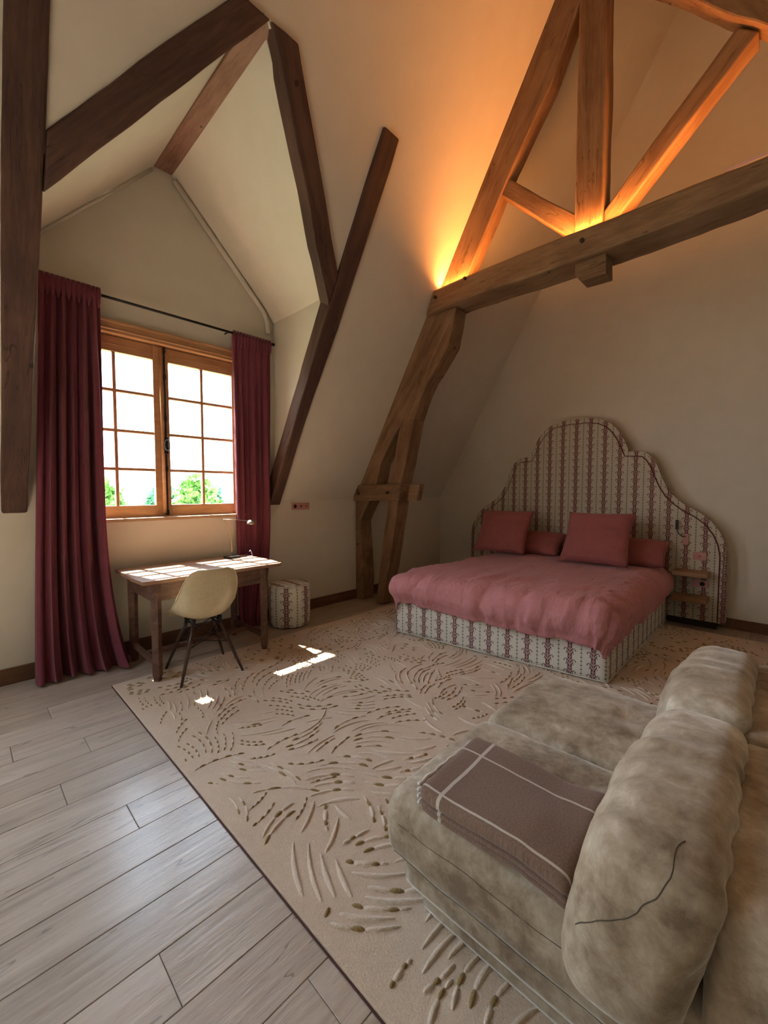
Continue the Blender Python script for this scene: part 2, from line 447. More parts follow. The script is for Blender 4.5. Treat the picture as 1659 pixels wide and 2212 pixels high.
# sub-floor and planks
fl = box('floor', (XR, YB, -0.2), (XG, YA, -0.021), plain('subfloor', (0.05,0.035,0.025), 0.9)); st(fl)
rowY = [1.125+0.1885*k for k in range(-15, 16)]
known = {1.887-0.0: None}
for k in range(-26, 16):
    y0 = 1.127+0.188*k; y1 = y0+0.188
    if y0 < YB: y0 = YB
    if y1 > YA: y1 = YA
    if y1-y0 < 0.03: continue
    js = [XR]; x = XR + random.uniform(0.6, 1.9)
    kn = {0: 0.38, 4: 0.483, 5: 1.9, 6: 0.30, 3: -0.25, 7: 1.3, -1: 1.1, 1: -0.6, 2: 1.35}.get(k)
    if kn is not None: x = kn - 1.9*int((kn-XR)/1.9)
    if x < XR+0.3: x += 1.9
    while x < XG-0.3: js.append(x); x += 1.9 if kn is not None else random.choice((1.6, 1.9, 2.2))
    js.append(XG)
    for a, b in zip(js, js[1:]):
        cx, cy = (a+b)/2, (y0+y1)/2; hx, hy = (b-a)/2-0.0009, (y1-y0)/2-0.0009
        e = 0.0016; vs = []; 
        for z, d in ((-0.02, 0), (-e, 0), (0, e)):
            for sx, sy in ((-1,-1),(1,-1),(1,1),(-1,1)): vs.append((sx*(hx-d), sy*(hy-d), z))
        fs = [(0,1,5,4),(1,2,6,5),(2,3,7,6),(3,0,4,7),(4,5,9,8),(5,6,10,9),(6,7,11,10),(7,4,8,11),(8,9,10,11)]
        o = mesh_obj('plank', vs, fs, M_floor, fl); o.location = (cx, cy, random.uniform(-0.0006, 0.0))
T = 0.22
# window wall with dormer gable, window opening cut through
WX0, WX1, WZ0, WZ1 = 0.60, 2.04, 1.15, 2.71
out = [(XR,-0.05),(XG,-0.05),(XG,ZK+0.12),(EX+0.08,ZK+0.12),(EX+0.08,EZ+0.06),(RX,RZ+0.16),(LX-0.08,LEZ+0.06),(LX-0.08,ZK+0.12),(XR,ZK+0.12)]
st(slab('wall_window', out, [[(WX0,WZ0),(WX1,WZ0),(WX1,WZ1),(WX0,WZ1)]], lambda a,b: Vector((a,YA,b)), Vector((0,T,0)), M_plaster))
# main slope on the window side, notched by the dormer
def sl(a, b): return Vector((a, slopeY(b), b))
out = [(XR,ZK-0.0),(LX-0.03,ZK),(LX-0.03,LEZ-0.03),(RX,4.20),(1.462,4.15),(EX+0.0,EZ-0.02),(EX+0.0,ZK),(XG,ZK),(XG,ZR),(XR,ZR)]
nrm = Vector((0, TAN, 1)).normalized()
st(slab('ceiling', out, [[(-2.0,1.62),(-0.6,1.62),(-0.6,3.2),(-2.0,3.2)]], sl, nrm*0.22, M_plaster))  # hole cut for the skylight added as extra daylight
st(slab('ceiling', [(XR,ZK),(XG,ZK),(XG,ZR),(XR,ZR)], [], lambda a,b: Vector((a, 2*YR-slopeY(b), b)), Vector((0,-TAN,1)).normalized()*0.22, M_plaster))
# dormer ceiling, two slopes, and cheeks
def dorm(side):
    ex, ez = (EX, EZ) if side > 0 else (LX, LEZ)
    n = Vector((RZ-ez, 0, abs(ex-RX))).normalized() if side > 0 else Vector((-(RZ-ez), 0, abs(ex-RX))).normalized()
    v = [Vector((RX,YA+0.20,RZ)), Vector((ex,YA+0.20,ez)), Vector((ex,0,ez)), Vector((RX,0,RZ))]
    v2 = [p+n*0.12 for p in v]
    for p in (v[2],v[3],v2[2],v2[3]): p.y = slopeY(p.z)+0.10
    st(mesh_obj('ceiling', v+v2, [(0,1,2,3),(4,7,6,5),(0,4,5,1),(1,5,6,2),(2,6,7,3),(3,7,4,0)], M_plaster))
dorm(1); dorm(-1)
st(slab('wall_right_cheek', [(YA+0.05,ZK-0.1),(YA+0.05,EZ+0.03),(slopeY(EZ)+0.08,EZ+0.03),(slopeY(ZK-0.1)+0.08,ZK-0.1)], [], lambda a,b: Vector((EX,a,b)), Vector((0.1,0,0)), M_plaster))
st(slab('wall_left_cheek', [(YA+0.05,ZK-0.1),(YA+0.05,LEZ+0.03),(slopeY(LEZ)+0.08,LEZ+0.03),(slopeY(ZK-0.1)+0.08,ZK-0.1)], [], lambda a,b: Vector((LX-0.02,a,b)), Vector((-0.1,0,0)), M_plaster))
pent = [(YB-0.3,-0.05),(YA+0.3,-0.05),(YA+0.3,ZK-0.4),(YR,ZR+0.3),(YB-0.3,ZK-0.4)]
st(slab('wall_gable', pent[:2]+[(YA+0.3,ZK),(YR,ZR+0.3),(YB-0.3,ZK)], [], lambda a,b: Vector((XG,a,b)), Vector((0.3,0,0)), M_plaster))
st(slab('wall_rear', pent[:2]+[(YA+0.3,ZK),(YR,ZR+0.3),(YB-0.3,ZK)], [], lambda a,b: Vector((XR,a,b)), Vector((-0.3,0,0)), M_plaster))
st(slab('wall_right', [(XR,-0.05),(XG,-0.05),(XG,ZK+0.1),(XR,ZK+0.1)], [], lambda a,b: Vector((a,YB,b)), Vector((0,-0.3,0)), M_plaster))
# plaster roll where the dormer gable meets its ceiling
def roll(name, pts, r):
    st(tube(name, pts, r, M_plaster, None, 12))
roll('trim_1', [(RX+0.09,3.975,RZ-0.13),(EX-0.30,3.975,EZ+0.26),(EX-0.11,3.975,EZ+0.06),(EX-0.085,3.975,EZ-0.03),(EX-0.08,3.975,EZ-0.13)], 0.026)
roll('trim_2', [(RX-0.09,3.992,RZ-0.115),(LX+0.02,3.992,LEZ+0.010)], 0.016)
# baseboards
def bb(name, a, b): 
    o = box(name, a, b, M_base, None, 0.003); st(o)
bb('baseboard_window', (XR, YA-0.018, 0), (XG, YA, 0.12))
bb('baseboard_gable', (XG-0.018, YB, 0), (XG, YA-0.018, 0.105))
bb('baseboard_right', (XR, YB, 0), (XG-0.018, YB+0.018, 0.12))
bb('baseboard_rear', (XR, YB+0.018, 0), (XR+0.018, YA-0.018, 0.12))

# ================================================================ WINDOW
wn = thing('window_1', None, None, (0,0,0)); wn['kind'] = 'structure'
def wbox(name, a, b, parent=wn, mat=M_winwood, bev=0.004):
    c = tuple((a[i]+b[i])/2 for i in range(3)); bm = bmesh.new(); h = [(b[i]-a[i])/2 for i in range(3)]
    add_box(bm, [-x for x in h], h); o = bm_obj(name, bm, mat, parent); o.location = c; bevel(o, bev, 2); return o
Y0, Y1 = 4.055, 4.105
# fixed frame
fr = wbox('window_frame', (WX0,4.065,WZ0), (WX0+0.035,4.12,WZ1)); wbox('window_frame', (WX1-0.035,4.065,WZ0), (WX1,4.12,WZ1))
wbox('window_frame', (WX0,4.065,WZ1-0.03), (WX1,4.12,WZ1), mat=M_winwoodh); wbox('window_frame', (WX0,4.05,WZ0), (WX1,4.12,1.19), mat=M_winwoodh)
# head casing and its moulding
h1 = wbox('head_casing', (WX0-0.03,3.978,2.715), (WX1+0.03,4.0,2.790), mat=M_winwoodh, bev=0.006)
wbox('head_moulding', (WX0-0.045,3.965,2.765), (WX1+0.045,4.0,2.792), mat=M_winwoodh, bev=0.008)
wbox('head_moulding', (WX0-0.03,3.972,2.712), (WX1+0.03,3.99,2.728), mat=M_winwoodh, bev=0.005)
wbox('head_lining', (WX0,3.985,2.690), (WX1,4.066,2.712), mat=M_winwoodh, bev=0.002)
sil = wbox('window_sill', (WX0-0.05,3.945,1.142), (WX1+0.05,4.07,1.170), mat=plain('pale_sill_wood', (0.42,0.27,0.15), 0.45, 0, 0.12), bev=0.006)
ZT, ZB = 2.56, 1.275
def sash(x0, x1, gx0, gx1):
    s = thing('sash', None, None); s.parent = wn
    wbox('stile', (x0,Y0,1.185), (gx0,Y1,2.685), s); wbox('stile', (gx1,Y0,1.185), (x1,Y1,2.685), s)
    wbox('rail', (gx0,Y0,ZT), (gx1,Y1,2.685), s, M_winwoodh); wbox('rail', (gx0,Y0,1.185), (gx1,Y1,ZB), s, M_winwoodh)
    mx = (gx0+gx1)/2
    wbox('muntin', (mx-0.013,Y0+0.004,ZB), (mx+0.013,Y1-0.006,ZT), s, bev=0.006)
    zz = (1.588, 1.912, 2.245)
    for z in zz: wbox('muntin', (gx0,Y0+0.006,z-0.013), (gx1,Y1-0.008,z+0.013), s, M_winwoodh, bev=0.006)
    ex = [ZB]+list(zz)+[ZT]
    for a, b in zip(ex, ex[1:]):
        for c, d in ((gx0, mx), (mx, gx1)):
            mesh_obj('pane', [(c,4.085,a),(d,4.085,a),(d,4.085,b),(c,4.085,b)], [(0,1,2,3)], M_glass, s)
    wbox('drip_groove', (gx0+0.05,Y0-0.006,2.613), (gx1-0.12,Y0+0.004,2.625), s, M_winwoodh, 0.002)
sash(0.63, 1.322, 0.665, 1.257); sash(1.322, 2.008, 1.386, 1.983)
tube('glazing_bead', [(1.322,Y0-0.012,1.20),(1.322,Y0-0.012,2.67)], 0.016, M_winwood, wn, 8)
# espagnolette bolt with keepers and oval handle
wbox('bolt_rod', (1.339,4.030,1.20), (1.351,4.042,2.66), wn, M_black, 0.002)
for z in (1.205, 1.60, 2.05, 2.42, 2.655): wbox('bolt_keeper', (1.333,4.028,z-0.022), (1.357,4.056,z+0.022), wn, M_black, 0.003)
wbox('lock_case', (1.327,4.024,1.735), (1.363,4.056,1.885), wn, M_black, 0.005)
tube('window_handle', [(1.345+0.022*math.cos(a), 4.008, 1.812+0.048*math.sin(a)) for a in [2*PI*k/24 for k in range(25)]], 0.0045, plain('dark_steel', (0.12,0.12,0.13), 0.3, 0.8), wn, 8)
# outer stone reveal
def stone(name, a, b, parent):
    bm = bmesh.new(); add_box(bm, a, b); return bevel(bm_obj(name, bm, M_stone, parent), 0.012)
M_stone = plain('tuffeau_stone', (0.52,0.42,0.33), 0.9, 0, 0.25, 9, None, 0.4)
for i in range(7):
    z = 1.10+i*0.245; d = 0.0
    stone('reveal_block', (WX1-0.0+d*0.3, 4.13, z), (WX1+0.35, 4.34+0.03*(i%2), z+0.2445), wn)
    stone('reveal_block', (WX0-0.35, 4.13, z), (WX0-d*0.3, 4.34+0.03*(i%2), z+0.2445), wn)
stone('outer_sill', (WX0-0.1,4.13,1.02), (WX1+0.1,4.50,1.14), wn)
w3 = thing('added_skylight', None, None); w3['kind'] = 'structure'  # unseen skylight in the slope, added to brighten the room
def skb(a0, a1, z0, z1):
    o = slab('window_frame', [(a0,z0),(a1,z0),(a1,z1),(a0,z1)], [], lambda a,b: sl(a,b)+nrm*0.10, nrm*0.06, M_winwood, w3)
skb(-2.0,-1.95,1.62,3.2); skb(-0.65,-0.6,1.62,3.2); skb(-1.95,-0.65,1.62,1.67); skb(-1.95,-0.65,3.15,3.2)
mesh_obj('pane', [sl(a,b)+nrm*0.13 for a,b in ((-1.95,1.67),(-0.65,1.67),(-0.65,3.15),(-1.95,3.15))], [(0,1,2,3)], M_glass, w3)

# ================================================================ TIMBER
# slope-plane timbers of the dormer (points are X, z on the slope, pushed 3 cm into the room)
O = nrm*-0.03
def slp(a, b): 
    p = sl(a, b); 
    # point on the plane offset into the room: keep z, move along Y
    return p + Vector((0, -0.03/nrm.y, 0))
TH = nrm*0.15
df = thing('dormer_frame', 'dark oak timbers framing the dormer opening around the window', 'beams', (1.37, 2.9, 1.2))
def W(o, root):
    m = o.matrix_world.copy(); o.parent = root; o.matrix_parent_inverse = root.matrix_world.inverted(); return o
bpy.context.view_layer.update()
def inroot(o, root):
    o.parent = None; loc = o.matrix_world.copy() if False else None
    mw = Matrix.LocRotScale(o.location, o.rotation_euler, o.scale)
    rw = Matrix.LocRotScale(root.location, root.rotation_euler, (1,1,1))
    ml = rw.inverted() @ mw
    o.parent = root; o.location, o.rotation_euler, o.scale = ml.to_translation(), ml.to_euler(), (1,1,1)
    return o
b1 = beam('jamb_rafter', [(2.362,1.243),(2.36,1.95),(2.352,2.9),(2.358,3.5),(2.377,4.168),(2.537,4.168),(2.545,4.0),(2.530,3.3),(2.525,2.9),(2.492,2.35),(2.482,1.95),(2.49,1.243)], slp, TH, M_old, None, seed=1, axis=(0,-1,TAN)); inroot(b1, df)
b2 = beam('jamb_rafter', [(0.225,1.204),(0.225,2.9),(0.235,3.6),(0.25,5.4),(0.41,5.4),(0.398,3.7),(0.396,3.27),(0.388,2.7),(0.379,2.2),(0.367,1.204)], slp, TH, M_old, None, seed=2, axis=(0,-1,TAN)); inroot(b2, df)
b3 = beam('valley_beam', [(0.40,3.264),(0.584,3.475),(0.84,3.772),(1.154,4.115),(1.21,4.175),(1.398,4.175),(1.223,3.977),(0.958,3.669),(0.702,3.373),(0.538,3.184),(0.395,3.017)], slp, TH, M_old, None, seed=3, axis=(1,-0.65,1.12)); inroot(b3, df)
b4 = beam('valley_beam', [(1.402,4.175),(1.591,4.180),(1.634,4.124),(1.712,4.029),(1.817,3.904),(1.907,3.797),(2.07,3.603),(2.194,3.443),(2.356,3.254),(2.352,3.026),(2.092,3.327),(1.887,3.599),(1.776,3.725),(1.618,3.917),(1.479,4.095)], slp, TH, M_old, None, seed=4, axis=(1,0.65,-1.12)); inroot(b4, df)
# ridge purlin of the dormer
bm = bmesh.new(); add_box(bm, (-0.845,-0.077,-0.07), (0.845,0.077,0.07)); rb = bm_obj('ridge_beam', bm, M_sawn); rb.rotation_euler = (0,0,PI/2+0.022); rb.location = (1.381,3.155,4.256); bevel(rb, 0.006)
inroot(rb, df); tag(rb, 'reddish sawn ridge timber')

# roof truss in front of the gable
tr = thing('roof_truss', 'brown oak roof truss with tie beam and struts beside the bed', 'truss', (3.7, 3.0, 0))
def pl(x): return lambda a, b: Vector((x, a, b))
def tb(name, poly, x, t, axis, seed, bev=0.012, mat=M_truss, amp=0.006):
    return inroot(beam(name, poly, pl(x), (t,0,0), mat, None, seed=seed, axis=axis, bev=bev, amp=amp), tr)
tb('tie_beam', [(2.725,3.493),(2.349,3.503),(1.362,3.494),(1.03,3.480),(0.519,3.478),(0.146,3.466),(-1.0,3.47),(-2.35,3.47),(-2.48,3.27),(-1.0,3.27),(0.14,3.279),(0.516,3.262),(1.025,3.254),(1.554,3.260),(2.347,3.286),(2.822,3.262)], 3.55, 0.31, (0,1,0), 10, 0.02)
tb('principal_rafter', [(2.71,3.49),(2.414,4.038),(1.929,4.904),(1.573,5.539),(1.26,6.0),(1.2,5.6),(1.333,5.31),(1.543,4.86),(1.836,4.43),(2.005,4.16),(2.282,3.69),(2.39,3.49)], 3.64, 0.15, (0,-1,1.75), 11)
tb('principal_rafter', [(1.15,6.0),(0.9,5.55),(0.3,4.68),(-0.8,3.49),(-0.98,3.49),(-1.05,3.30),(-0.85,3.30),(-0.45,3.49),(0.176,4.288),(0.328,4.452),(0.458,4.611),(0.575,4.766),(1.15,5.45)], 3.62, 0.15, (0,1,1.5), 12)
tb('king_post', [(1.326,3.48),(1.325,4.162),(1.327,5.077),(1.323,5.4),(1.30,6.0),(1.12,6.0),(1.121,5.181),(1.107,4.492),(1.110,4.045),(1.108,3.48)], 3.63, 0.19, (0,0,1), 13)
tb('brace', [(1.95,4.300),(1.619,3.969),(1.322,3.69),(1.322,3.49),(1.385,3.53),(1.657,3.81),(2.012,4.170)], 3.66, 0.13, (0,1,0.95), 14)
tb('brace', [(1.11,3.62),(0.822,3.928),(0.548,4.205),(0.33,4.43),(0.215,4.32),(0.373,4.162),(0.60,3.945),(0.839,3.70),(1.03,3.49),(1.11,3.49)], 3.66, 0.15, (0,-0.8,0.85), 15)
tb('strut', [(2.88,3.28),(2.951,3.203),(3.25,2.788),(3.614,2.193),(3.908,1.475),(3.99,1.27),(3.99,0.0),(3.862,0.0),(3.843,0.278),(3.877,0.693),(3.901,1.019),(3.738,1.277),(3.607,1.483),(3.551,1.713),(3.322,2.054),(3.229,2.141),(3.015,2.206),(2.94,2.374),(2.825,2.58),(2.69,2.724),(2.544,2.906),(2.462,3.265)], 3.60, 0.20, (0,-1,1.6), 16)
tb('post', [(3.226,2.141),(3.30,1.83),(3.38,1.48),(3.411,1.276),(3.52,0.669),(3.617,0.013),(3.504,0.013),(3.434,0.339),(3.342,0.742),(3.247,1.279),(3.204,1.484),(3.134,1.721),(3.072,1.979),(3.019,2.206)], 3.60, 0.20, (0,0.2,-1), 17)
tb('wall_tie', [(3.99,1.481),(3.177,1.483),(3.19,1.38),(3.205,1.286),(3.99,1.273)], 3.56, 0.17, (0,1,0), 18)
tb('wall_tie', [(3.30,1.480),(3.019,1.478),(3.045,1.38),(3.066,1.286),(3.30,1.283)], 3.72, 0.09, (0,1,0), 19)
tb('tie_tenon', [(1.303,3.262),(1.303,3.171),(1.254,3.106),(1.061,3.100),(1.068,3.262)], 3.60, 0.17, (0,1,0), 20, 0.008)
M_peg = plain('dark_peg', (0.035,0.018,0.010), 0.7)
for (x,y,z) in [(3.55,2.68,3.41),(3.55,1.23,3.39),(3.55,2.32,3.475),(3.56,3.88,1.37),(3.56,3.37,1.38)]:
    inroot(lathe('peg', [(0.016,-0.022),(0.015,0.02)], M_peg, None, (x,y,z), 10, 'X'), tr)

# LED strip on top of the tie beam
M_led = bpy.data.materials.new('warm_led'); M_led.use_nodes = True
_b = M_led.node_tree.nodes['Principled BSDF']; _b.inputs['Emission Color'].default_value = (1,0.40,0.10,1); _b.inputs['Emission Strength'].default_value = 8; _b.inputs['Base Color'].default_value = (0.9,0.6,0.4,1)
led = thing('light_strip', 'glowing amber light strip lying along the top of the tie beam', 'light', (3.60, 0.9, 3.505))
bm = bmesh.new(); add_tube(bm, [(0.018,1.80,-0.006),(0.018,1.45,-0.001),(0.018,0.46,-0.008),(0.018,0.13,-0.022),(0.018,-0.38,-0.026),(0.018,-0.754,-0.036),(0.018,-1.88,-0.034)], 0.004, 6)
bm_obj('strip', bm, M_led, led)
ld = bpy.data.lights.new('strip_light', 'AREA'); ld.shape = 'RECTANGLE'; ld.size = 0.02; ld.size_y = 3.5; ld.energy = 20; ld.color = (1.0, 0.34, 0.075); ld.spread = math.radians(170)
lo = bpy.data.objects.new('strip_light', ld); C.objects.link(lo); lo.parent = led; lo.location = (0,0,0.012); lo.rotation_euler = (math.radians(180),0,0)
tag(box('cable', (3.565,-0.9,3.478), (3.58,0.36,3.497), plain('pink_white_sleeve', (0.75,0.42,0.36), 0.5), None, 0.003), 'pale pink cable lying on top of the tie beam near the right edge', 'cable')

# ================================================================ CURTAINS
def curtain(x0, x1, zt, seed, nf, bl, br, pool, label, y=3.885, ka=1.0):
    rnd = random.Random(seed); nu, nv = nf*12, 60
    ph = [rnd.uniform(-1.6,1.6) for _ in range(nf+2)]; amp = [rnd.uniform(0.45,1.35) for _ in range(nf+2)]
    verts = []; faces = []
    H = zt
    for j in range(nv+1):
        t = j/nv; z = zt*(1-t)
        hdr = max(0, 1-t/0.05)
        fl_ = max(0, (t-0.55)/0.45)
        L = x0 + (bl-x0)*t; R = x1 + (br-x1)*fl_**2.6 - 0.012*math.sin(t*PI)
        for i in range(nu+1):
            u = i/nu; k = u*nf; ki = int(min(nf-1, k)); fr_ = k-ki
            A = amp[ki]*(1-fr_) + amp[ki+1]*fr_; P_ = ph[ki]*(1-fr_)+ph[ki+1]*fr_
            depth = (0.018 + 0.035*min(1, t*3))*A*ka
            s = math.sin(2*PI*k + P_*min(1,t*2.2)) + 0.35*math.sin(4*PI*k*1.31+P_*2+t)*min(1,t*3)
            s2 = math.sin(2*PI*k*0.47 + seed + t*1.2)
            yy = y - depth*s - 0.022*s2*t - hdr*0.012*abs(math.sin(PI*k*2))
            xx = L + (R-L)*u + 0.010*math.sin(4*PI*k+1)*min(1,t*4)
            zz = z
            yy -= pool*fl_**2*(0.6+0.4*math.sin(5*u+seed))*(1-0.55*abs(u-0.4))
            if fl_ > 0.8:
                q = (fl_-0.8)/0.2; zz = max(0.006 + 0.012*(1+s)*q*0.6, z); yy -= 0.05*q*q*(1+0.4*s)
            yy = min(yy, 3.968)
            verts.append((xx, yy, zz))
    for j in range(nv):
        for i in range(nu):
            a = j*(nu+1)+i; faces.append((a, a+1, a+nu+2, a+nu+1))
    o = mesh_obj('curtain', verts, faces, M_curtain, None, True); solid(o, 0.004); subsurf(o, 1)
    root = thing('curtain', label, 'curtain', ((x0+x1)/2, y, 0), group='burgundy curtains on the rod')
    o.name = 'drape'; o.location = (-(x0+x1)/2, -y, 0); o.parent = root
    # pinch-pleat heading
    bm = bmesh.new()
    for i in range(nf*2):
        x = x0 + (x1-x0)*(i+0.5)/(nf*2)
        for d in (-0.010, 0, 0.010):
            add_tube(bm, [(x+d*0.6, y-0.020-abs(d)*0.3, zt+0.004),(x+d, y-0.026, zt-0.05),(x+d*0.5, y-0.028, zt-0.11),(x, y-0.020, zt-0.15)], [0.008,0.0085,0.008,0.003], 6)
    hh = bm_obj('pleat_heading', bm, M_curtain, None, True); hh.location = (-(x0+x1)/2, -y, 0); hh.parent = root
    return root
curtain(0.47, 0.842, 2.962, 3, 6, 0.345, 0.94, 0.16, 'wide burgundy curtain left of the window, pooling on the floor')
curtain(1.935, 2.355, 2.958, 11, 6, 1.95, 2.19, 0.0, 'narrow burgundy curtain right of the window, behind the desk', 3.935, 0.5)
rod = thing('curtain_rod', 'black metal curtain rod above the window', 'rod', (1.42, 3.91, 2.93))
inroot(tube('pole', [(0.44,3.915,2.935),(2.38,3.915,2.935)], 0.011, M_black, None, 10), rod)
for x in (0.455, 1.895):
    inroot(tube('bracket', [(x,3.915,2.935),(x,3.998,2.935)], 0.007, M_black, None, 8), rod)
for x in (0.44, 2.38): inroot(lathe('finial', [(0.012,-0.012),(0.016,0),(0.012,0.012)], M_black, None, (x,3.915,2.935), 12, 'X'), rod)

# ================================================================ DESK
dk = thing('desk', 'old worn wooden desk with stretcher below the window', 'desk', (1.43, 3.55, 0))
def dbox(name, a, b, mat=M_desk, bev=0.004):
    o = wbox(name, a, b, None, mat, bev); return inroot(o, dk)
DT = 0.765
for i, (ya, yb) in enumerate(((3.185,3.43),(3.433,3.68),(3.683,3.875))):
    bm = bmesh.new(); n = 24; top = []; bot = []
    x0, x1 = 0.875+0.004*i, 2.015
    pts = [(x0 + (x1-x0)*k/n, ya + (0.006*fbm((k*0.5, 3, i)) if i == 0 else 0)) for k in range(n+1)]
    if i == 0: pts[-1] = (x1-0.02, ya+0.012); pts[0] = (x0+0.012, ya+0.008)
    pts += [(x1+0.004, yb), (x0-0.003, yb)]
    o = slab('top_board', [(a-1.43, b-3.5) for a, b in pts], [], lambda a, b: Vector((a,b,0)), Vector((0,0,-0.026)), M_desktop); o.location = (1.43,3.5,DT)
    bevel(o, 0.004); inroot(o, dk)
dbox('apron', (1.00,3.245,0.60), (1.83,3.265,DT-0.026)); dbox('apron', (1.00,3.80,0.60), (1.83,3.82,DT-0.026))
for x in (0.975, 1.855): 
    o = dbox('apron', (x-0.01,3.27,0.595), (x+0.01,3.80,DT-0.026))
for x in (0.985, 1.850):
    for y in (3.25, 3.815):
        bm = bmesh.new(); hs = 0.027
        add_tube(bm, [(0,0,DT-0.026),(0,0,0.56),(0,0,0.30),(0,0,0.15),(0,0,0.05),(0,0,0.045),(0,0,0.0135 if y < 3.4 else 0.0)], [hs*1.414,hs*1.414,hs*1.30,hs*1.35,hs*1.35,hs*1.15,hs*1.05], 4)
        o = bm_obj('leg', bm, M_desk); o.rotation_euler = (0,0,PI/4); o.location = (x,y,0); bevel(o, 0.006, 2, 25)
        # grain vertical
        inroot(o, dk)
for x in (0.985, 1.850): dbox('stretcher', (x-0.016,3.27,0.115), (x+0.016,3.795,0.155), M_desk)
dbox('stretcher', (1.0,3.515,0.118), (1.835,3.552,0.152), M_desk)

# lamp on the desk
lp = thing('desk_lamp', 'slim nickel desk lamp with a small dome shade on the desk', 'lamp', (1.80, 3.76, DT))
inroot(box('base', (1.745,3.70,DT), (1.87,3.80,DT+0.022), M_black, None, 0.004), lp)
inroot(tube('stem', [(1.803,3.75,DT+0.02),(1.808,3.75,0.86),(1.806,3.75,0.96),(1.79,3.75,1.04),(1.757,3.75,1.105),(1.735,3.75,1.132)], 0.004, M_brass, None, 8), lp)
inroot(tube('arm', [(1.730,3.75,1.136),(1.83,3.748,1.128),(2.00,3.745,1.108)], 0.0035, M_metal, None, 8), lp)
inroot(lathe('lamp_shade', [(0.046,-0.022),(0.046,-0.014),(0.042,0.002),(0.033,0.014),(0.018,0.022),(0.004,0.026)], M_metal, None, (2.01,3.745,1.098), 24), lp)
tag(tube('cable', [(1.93,3.69,DT+0.004),(1.985,3.70,DT+0.005),(2.00,3.72,DT+0.012),(1.995,3.73,DT+0.045),(1.985,3.73,DT+0.058),(1.975,3.73,DT+0.046)], 0.004, plain('lilac_cable', (0.42,0.40,0.60), 0.4), None, 8), 'short lilac charging cable standing up from the desk', 'cable')

# ================================================================ CHAIR
ch = thing('shell_chair', 'cream moulded shell chair on dark dowel legs at the desk', 'chair', (1.30, 3.20, 0.0135), math.radians(-5.5))
M_shell = plain('cream_fibreglass', (0.58,0.49,0.31), 0.32, 0, 0.06, 40)
prof = [(0.225,0.405,0.185,0.0,0.0),(0.215,0.425,0.205,0.004,0),(0.17,0.436,0.222,0.02,0),(0.10,0.432,0.232,0.045,0),(0.02,0.424,0.236,0.075,0),(-0.06,0.424,0.236,0.105,0.01),(-0.13,0.440,0.235,0.13,0.03),(-0.18,0.480,0.233,0.135,0.06),
        (-0.205,0.54,0.229,0.115,0.07),(-0.222,0.60,0.222,0.09,0.06),(-0.238,0.66,0.212,0.066,0.05),(-0.252,0.72,0.198,0.045,0.035),(-0.264,0.775,0.176,0.03,0.02),(-0.270,0.805,0.148,0.022,0.01),(-0.272,0.822,0.105,0.015,0.005)]
nx = 24; vs = []; fs = []
for r, (y, z, wd, lift, cv) in enumerate(prof):
    a = prof[max(0,r-1)]; b = prof[min(len(prof)-1,r+1)]; ty, tz = b[0]-a[0], b[1]-a[1]; L = math.hypot(ty,tz); ny, nz_ = tz/L, -ty/L
    for i in range(nx+1):
        t = 2*i/nx-1; q = abs(t)**2.6
        vs.append((wd*t*(1-0.04*q), y + ny*lift*q, z + nz_*lift*q))
for r in range(len(prof)-1):
    for i in range(nx):
        k = r*(nx+1)+i; fs.append((k,k+1,k+nx+2,k+nx+1))
sh = mesh_obj('seat_shell', vs, fs, M_shell, ch, True); solid(sh, 0.006); subsurf(sh, 1)
edge = [Vector(vs[i]) for i in range(nx+1)] + [Vector(vs[r*(nx+1)+nx]) for r in range(1,len(prof))] + [Vector(vs[(len(prof)-1)*(nx+1)+i]) for i in range(nx-1,-1,-1)] + [Vector(vs[r*(nx+1)]) for r in range(len(prof)-2,0,-1)]
tube('shell_rim', edge+[edge[0]], 0.0048, M_shell, ch, 8)
tops = {}
for sx in (-1,1):
    for sy in (-1,1):
        tpt = Vector((sx*0.095, 0.0+sy*0.085, 0.385)); ft = Vector((sx*0.222, sy*0.212, 0.0))
        tube('leg', [tpt, tpt.lerp(ft,0.3), tpt.lerp(ft,0.6), ft], [0.0135,0.0145,0.0125,0.009], M_darkwood, ch, 12)
        tops[(sx,sy)] = (tpt, ft)
bm = bmesh.new()
def P_(k, t): return tops[k][0].lerp(tops[k][1], t)
for a, b in (((-1,-1),(1,-1)),((1,-1),(1,1)),((1,1),(-1,1)),((-1,1),(-1,-1))):
    add_tube(bm, [P_(a,0.02), P_(b,0.40)], 0.0032, 6); add_tube(bm, [P_(b,0.02), P_(a,0.40)], 0.0032, 6)
    add_tube(bm, [P_(a,0.0)+Vector((0,0,0.008)), P_(b,0.0)+Vector((0,0,0.008))], 0.005, 6)
add_tube(bm, [P_((-1,-1),0.40), P_((1,1),0.40)], 0.0032, 6); add_tube(bm, [P_((1,-1),0.40), P_((-1,1),0.40)], 0.0032, 6)
bm_obj('wire_brace', bm, M_black, ch, True)
for k in tops:
    t_ = tops[k][0]; tube('shock_mount', [t_+Vector((0,0,-0.01)), t_+Vector((0,0,0.045))], [0.016,0.018], M_black, ch, 10)

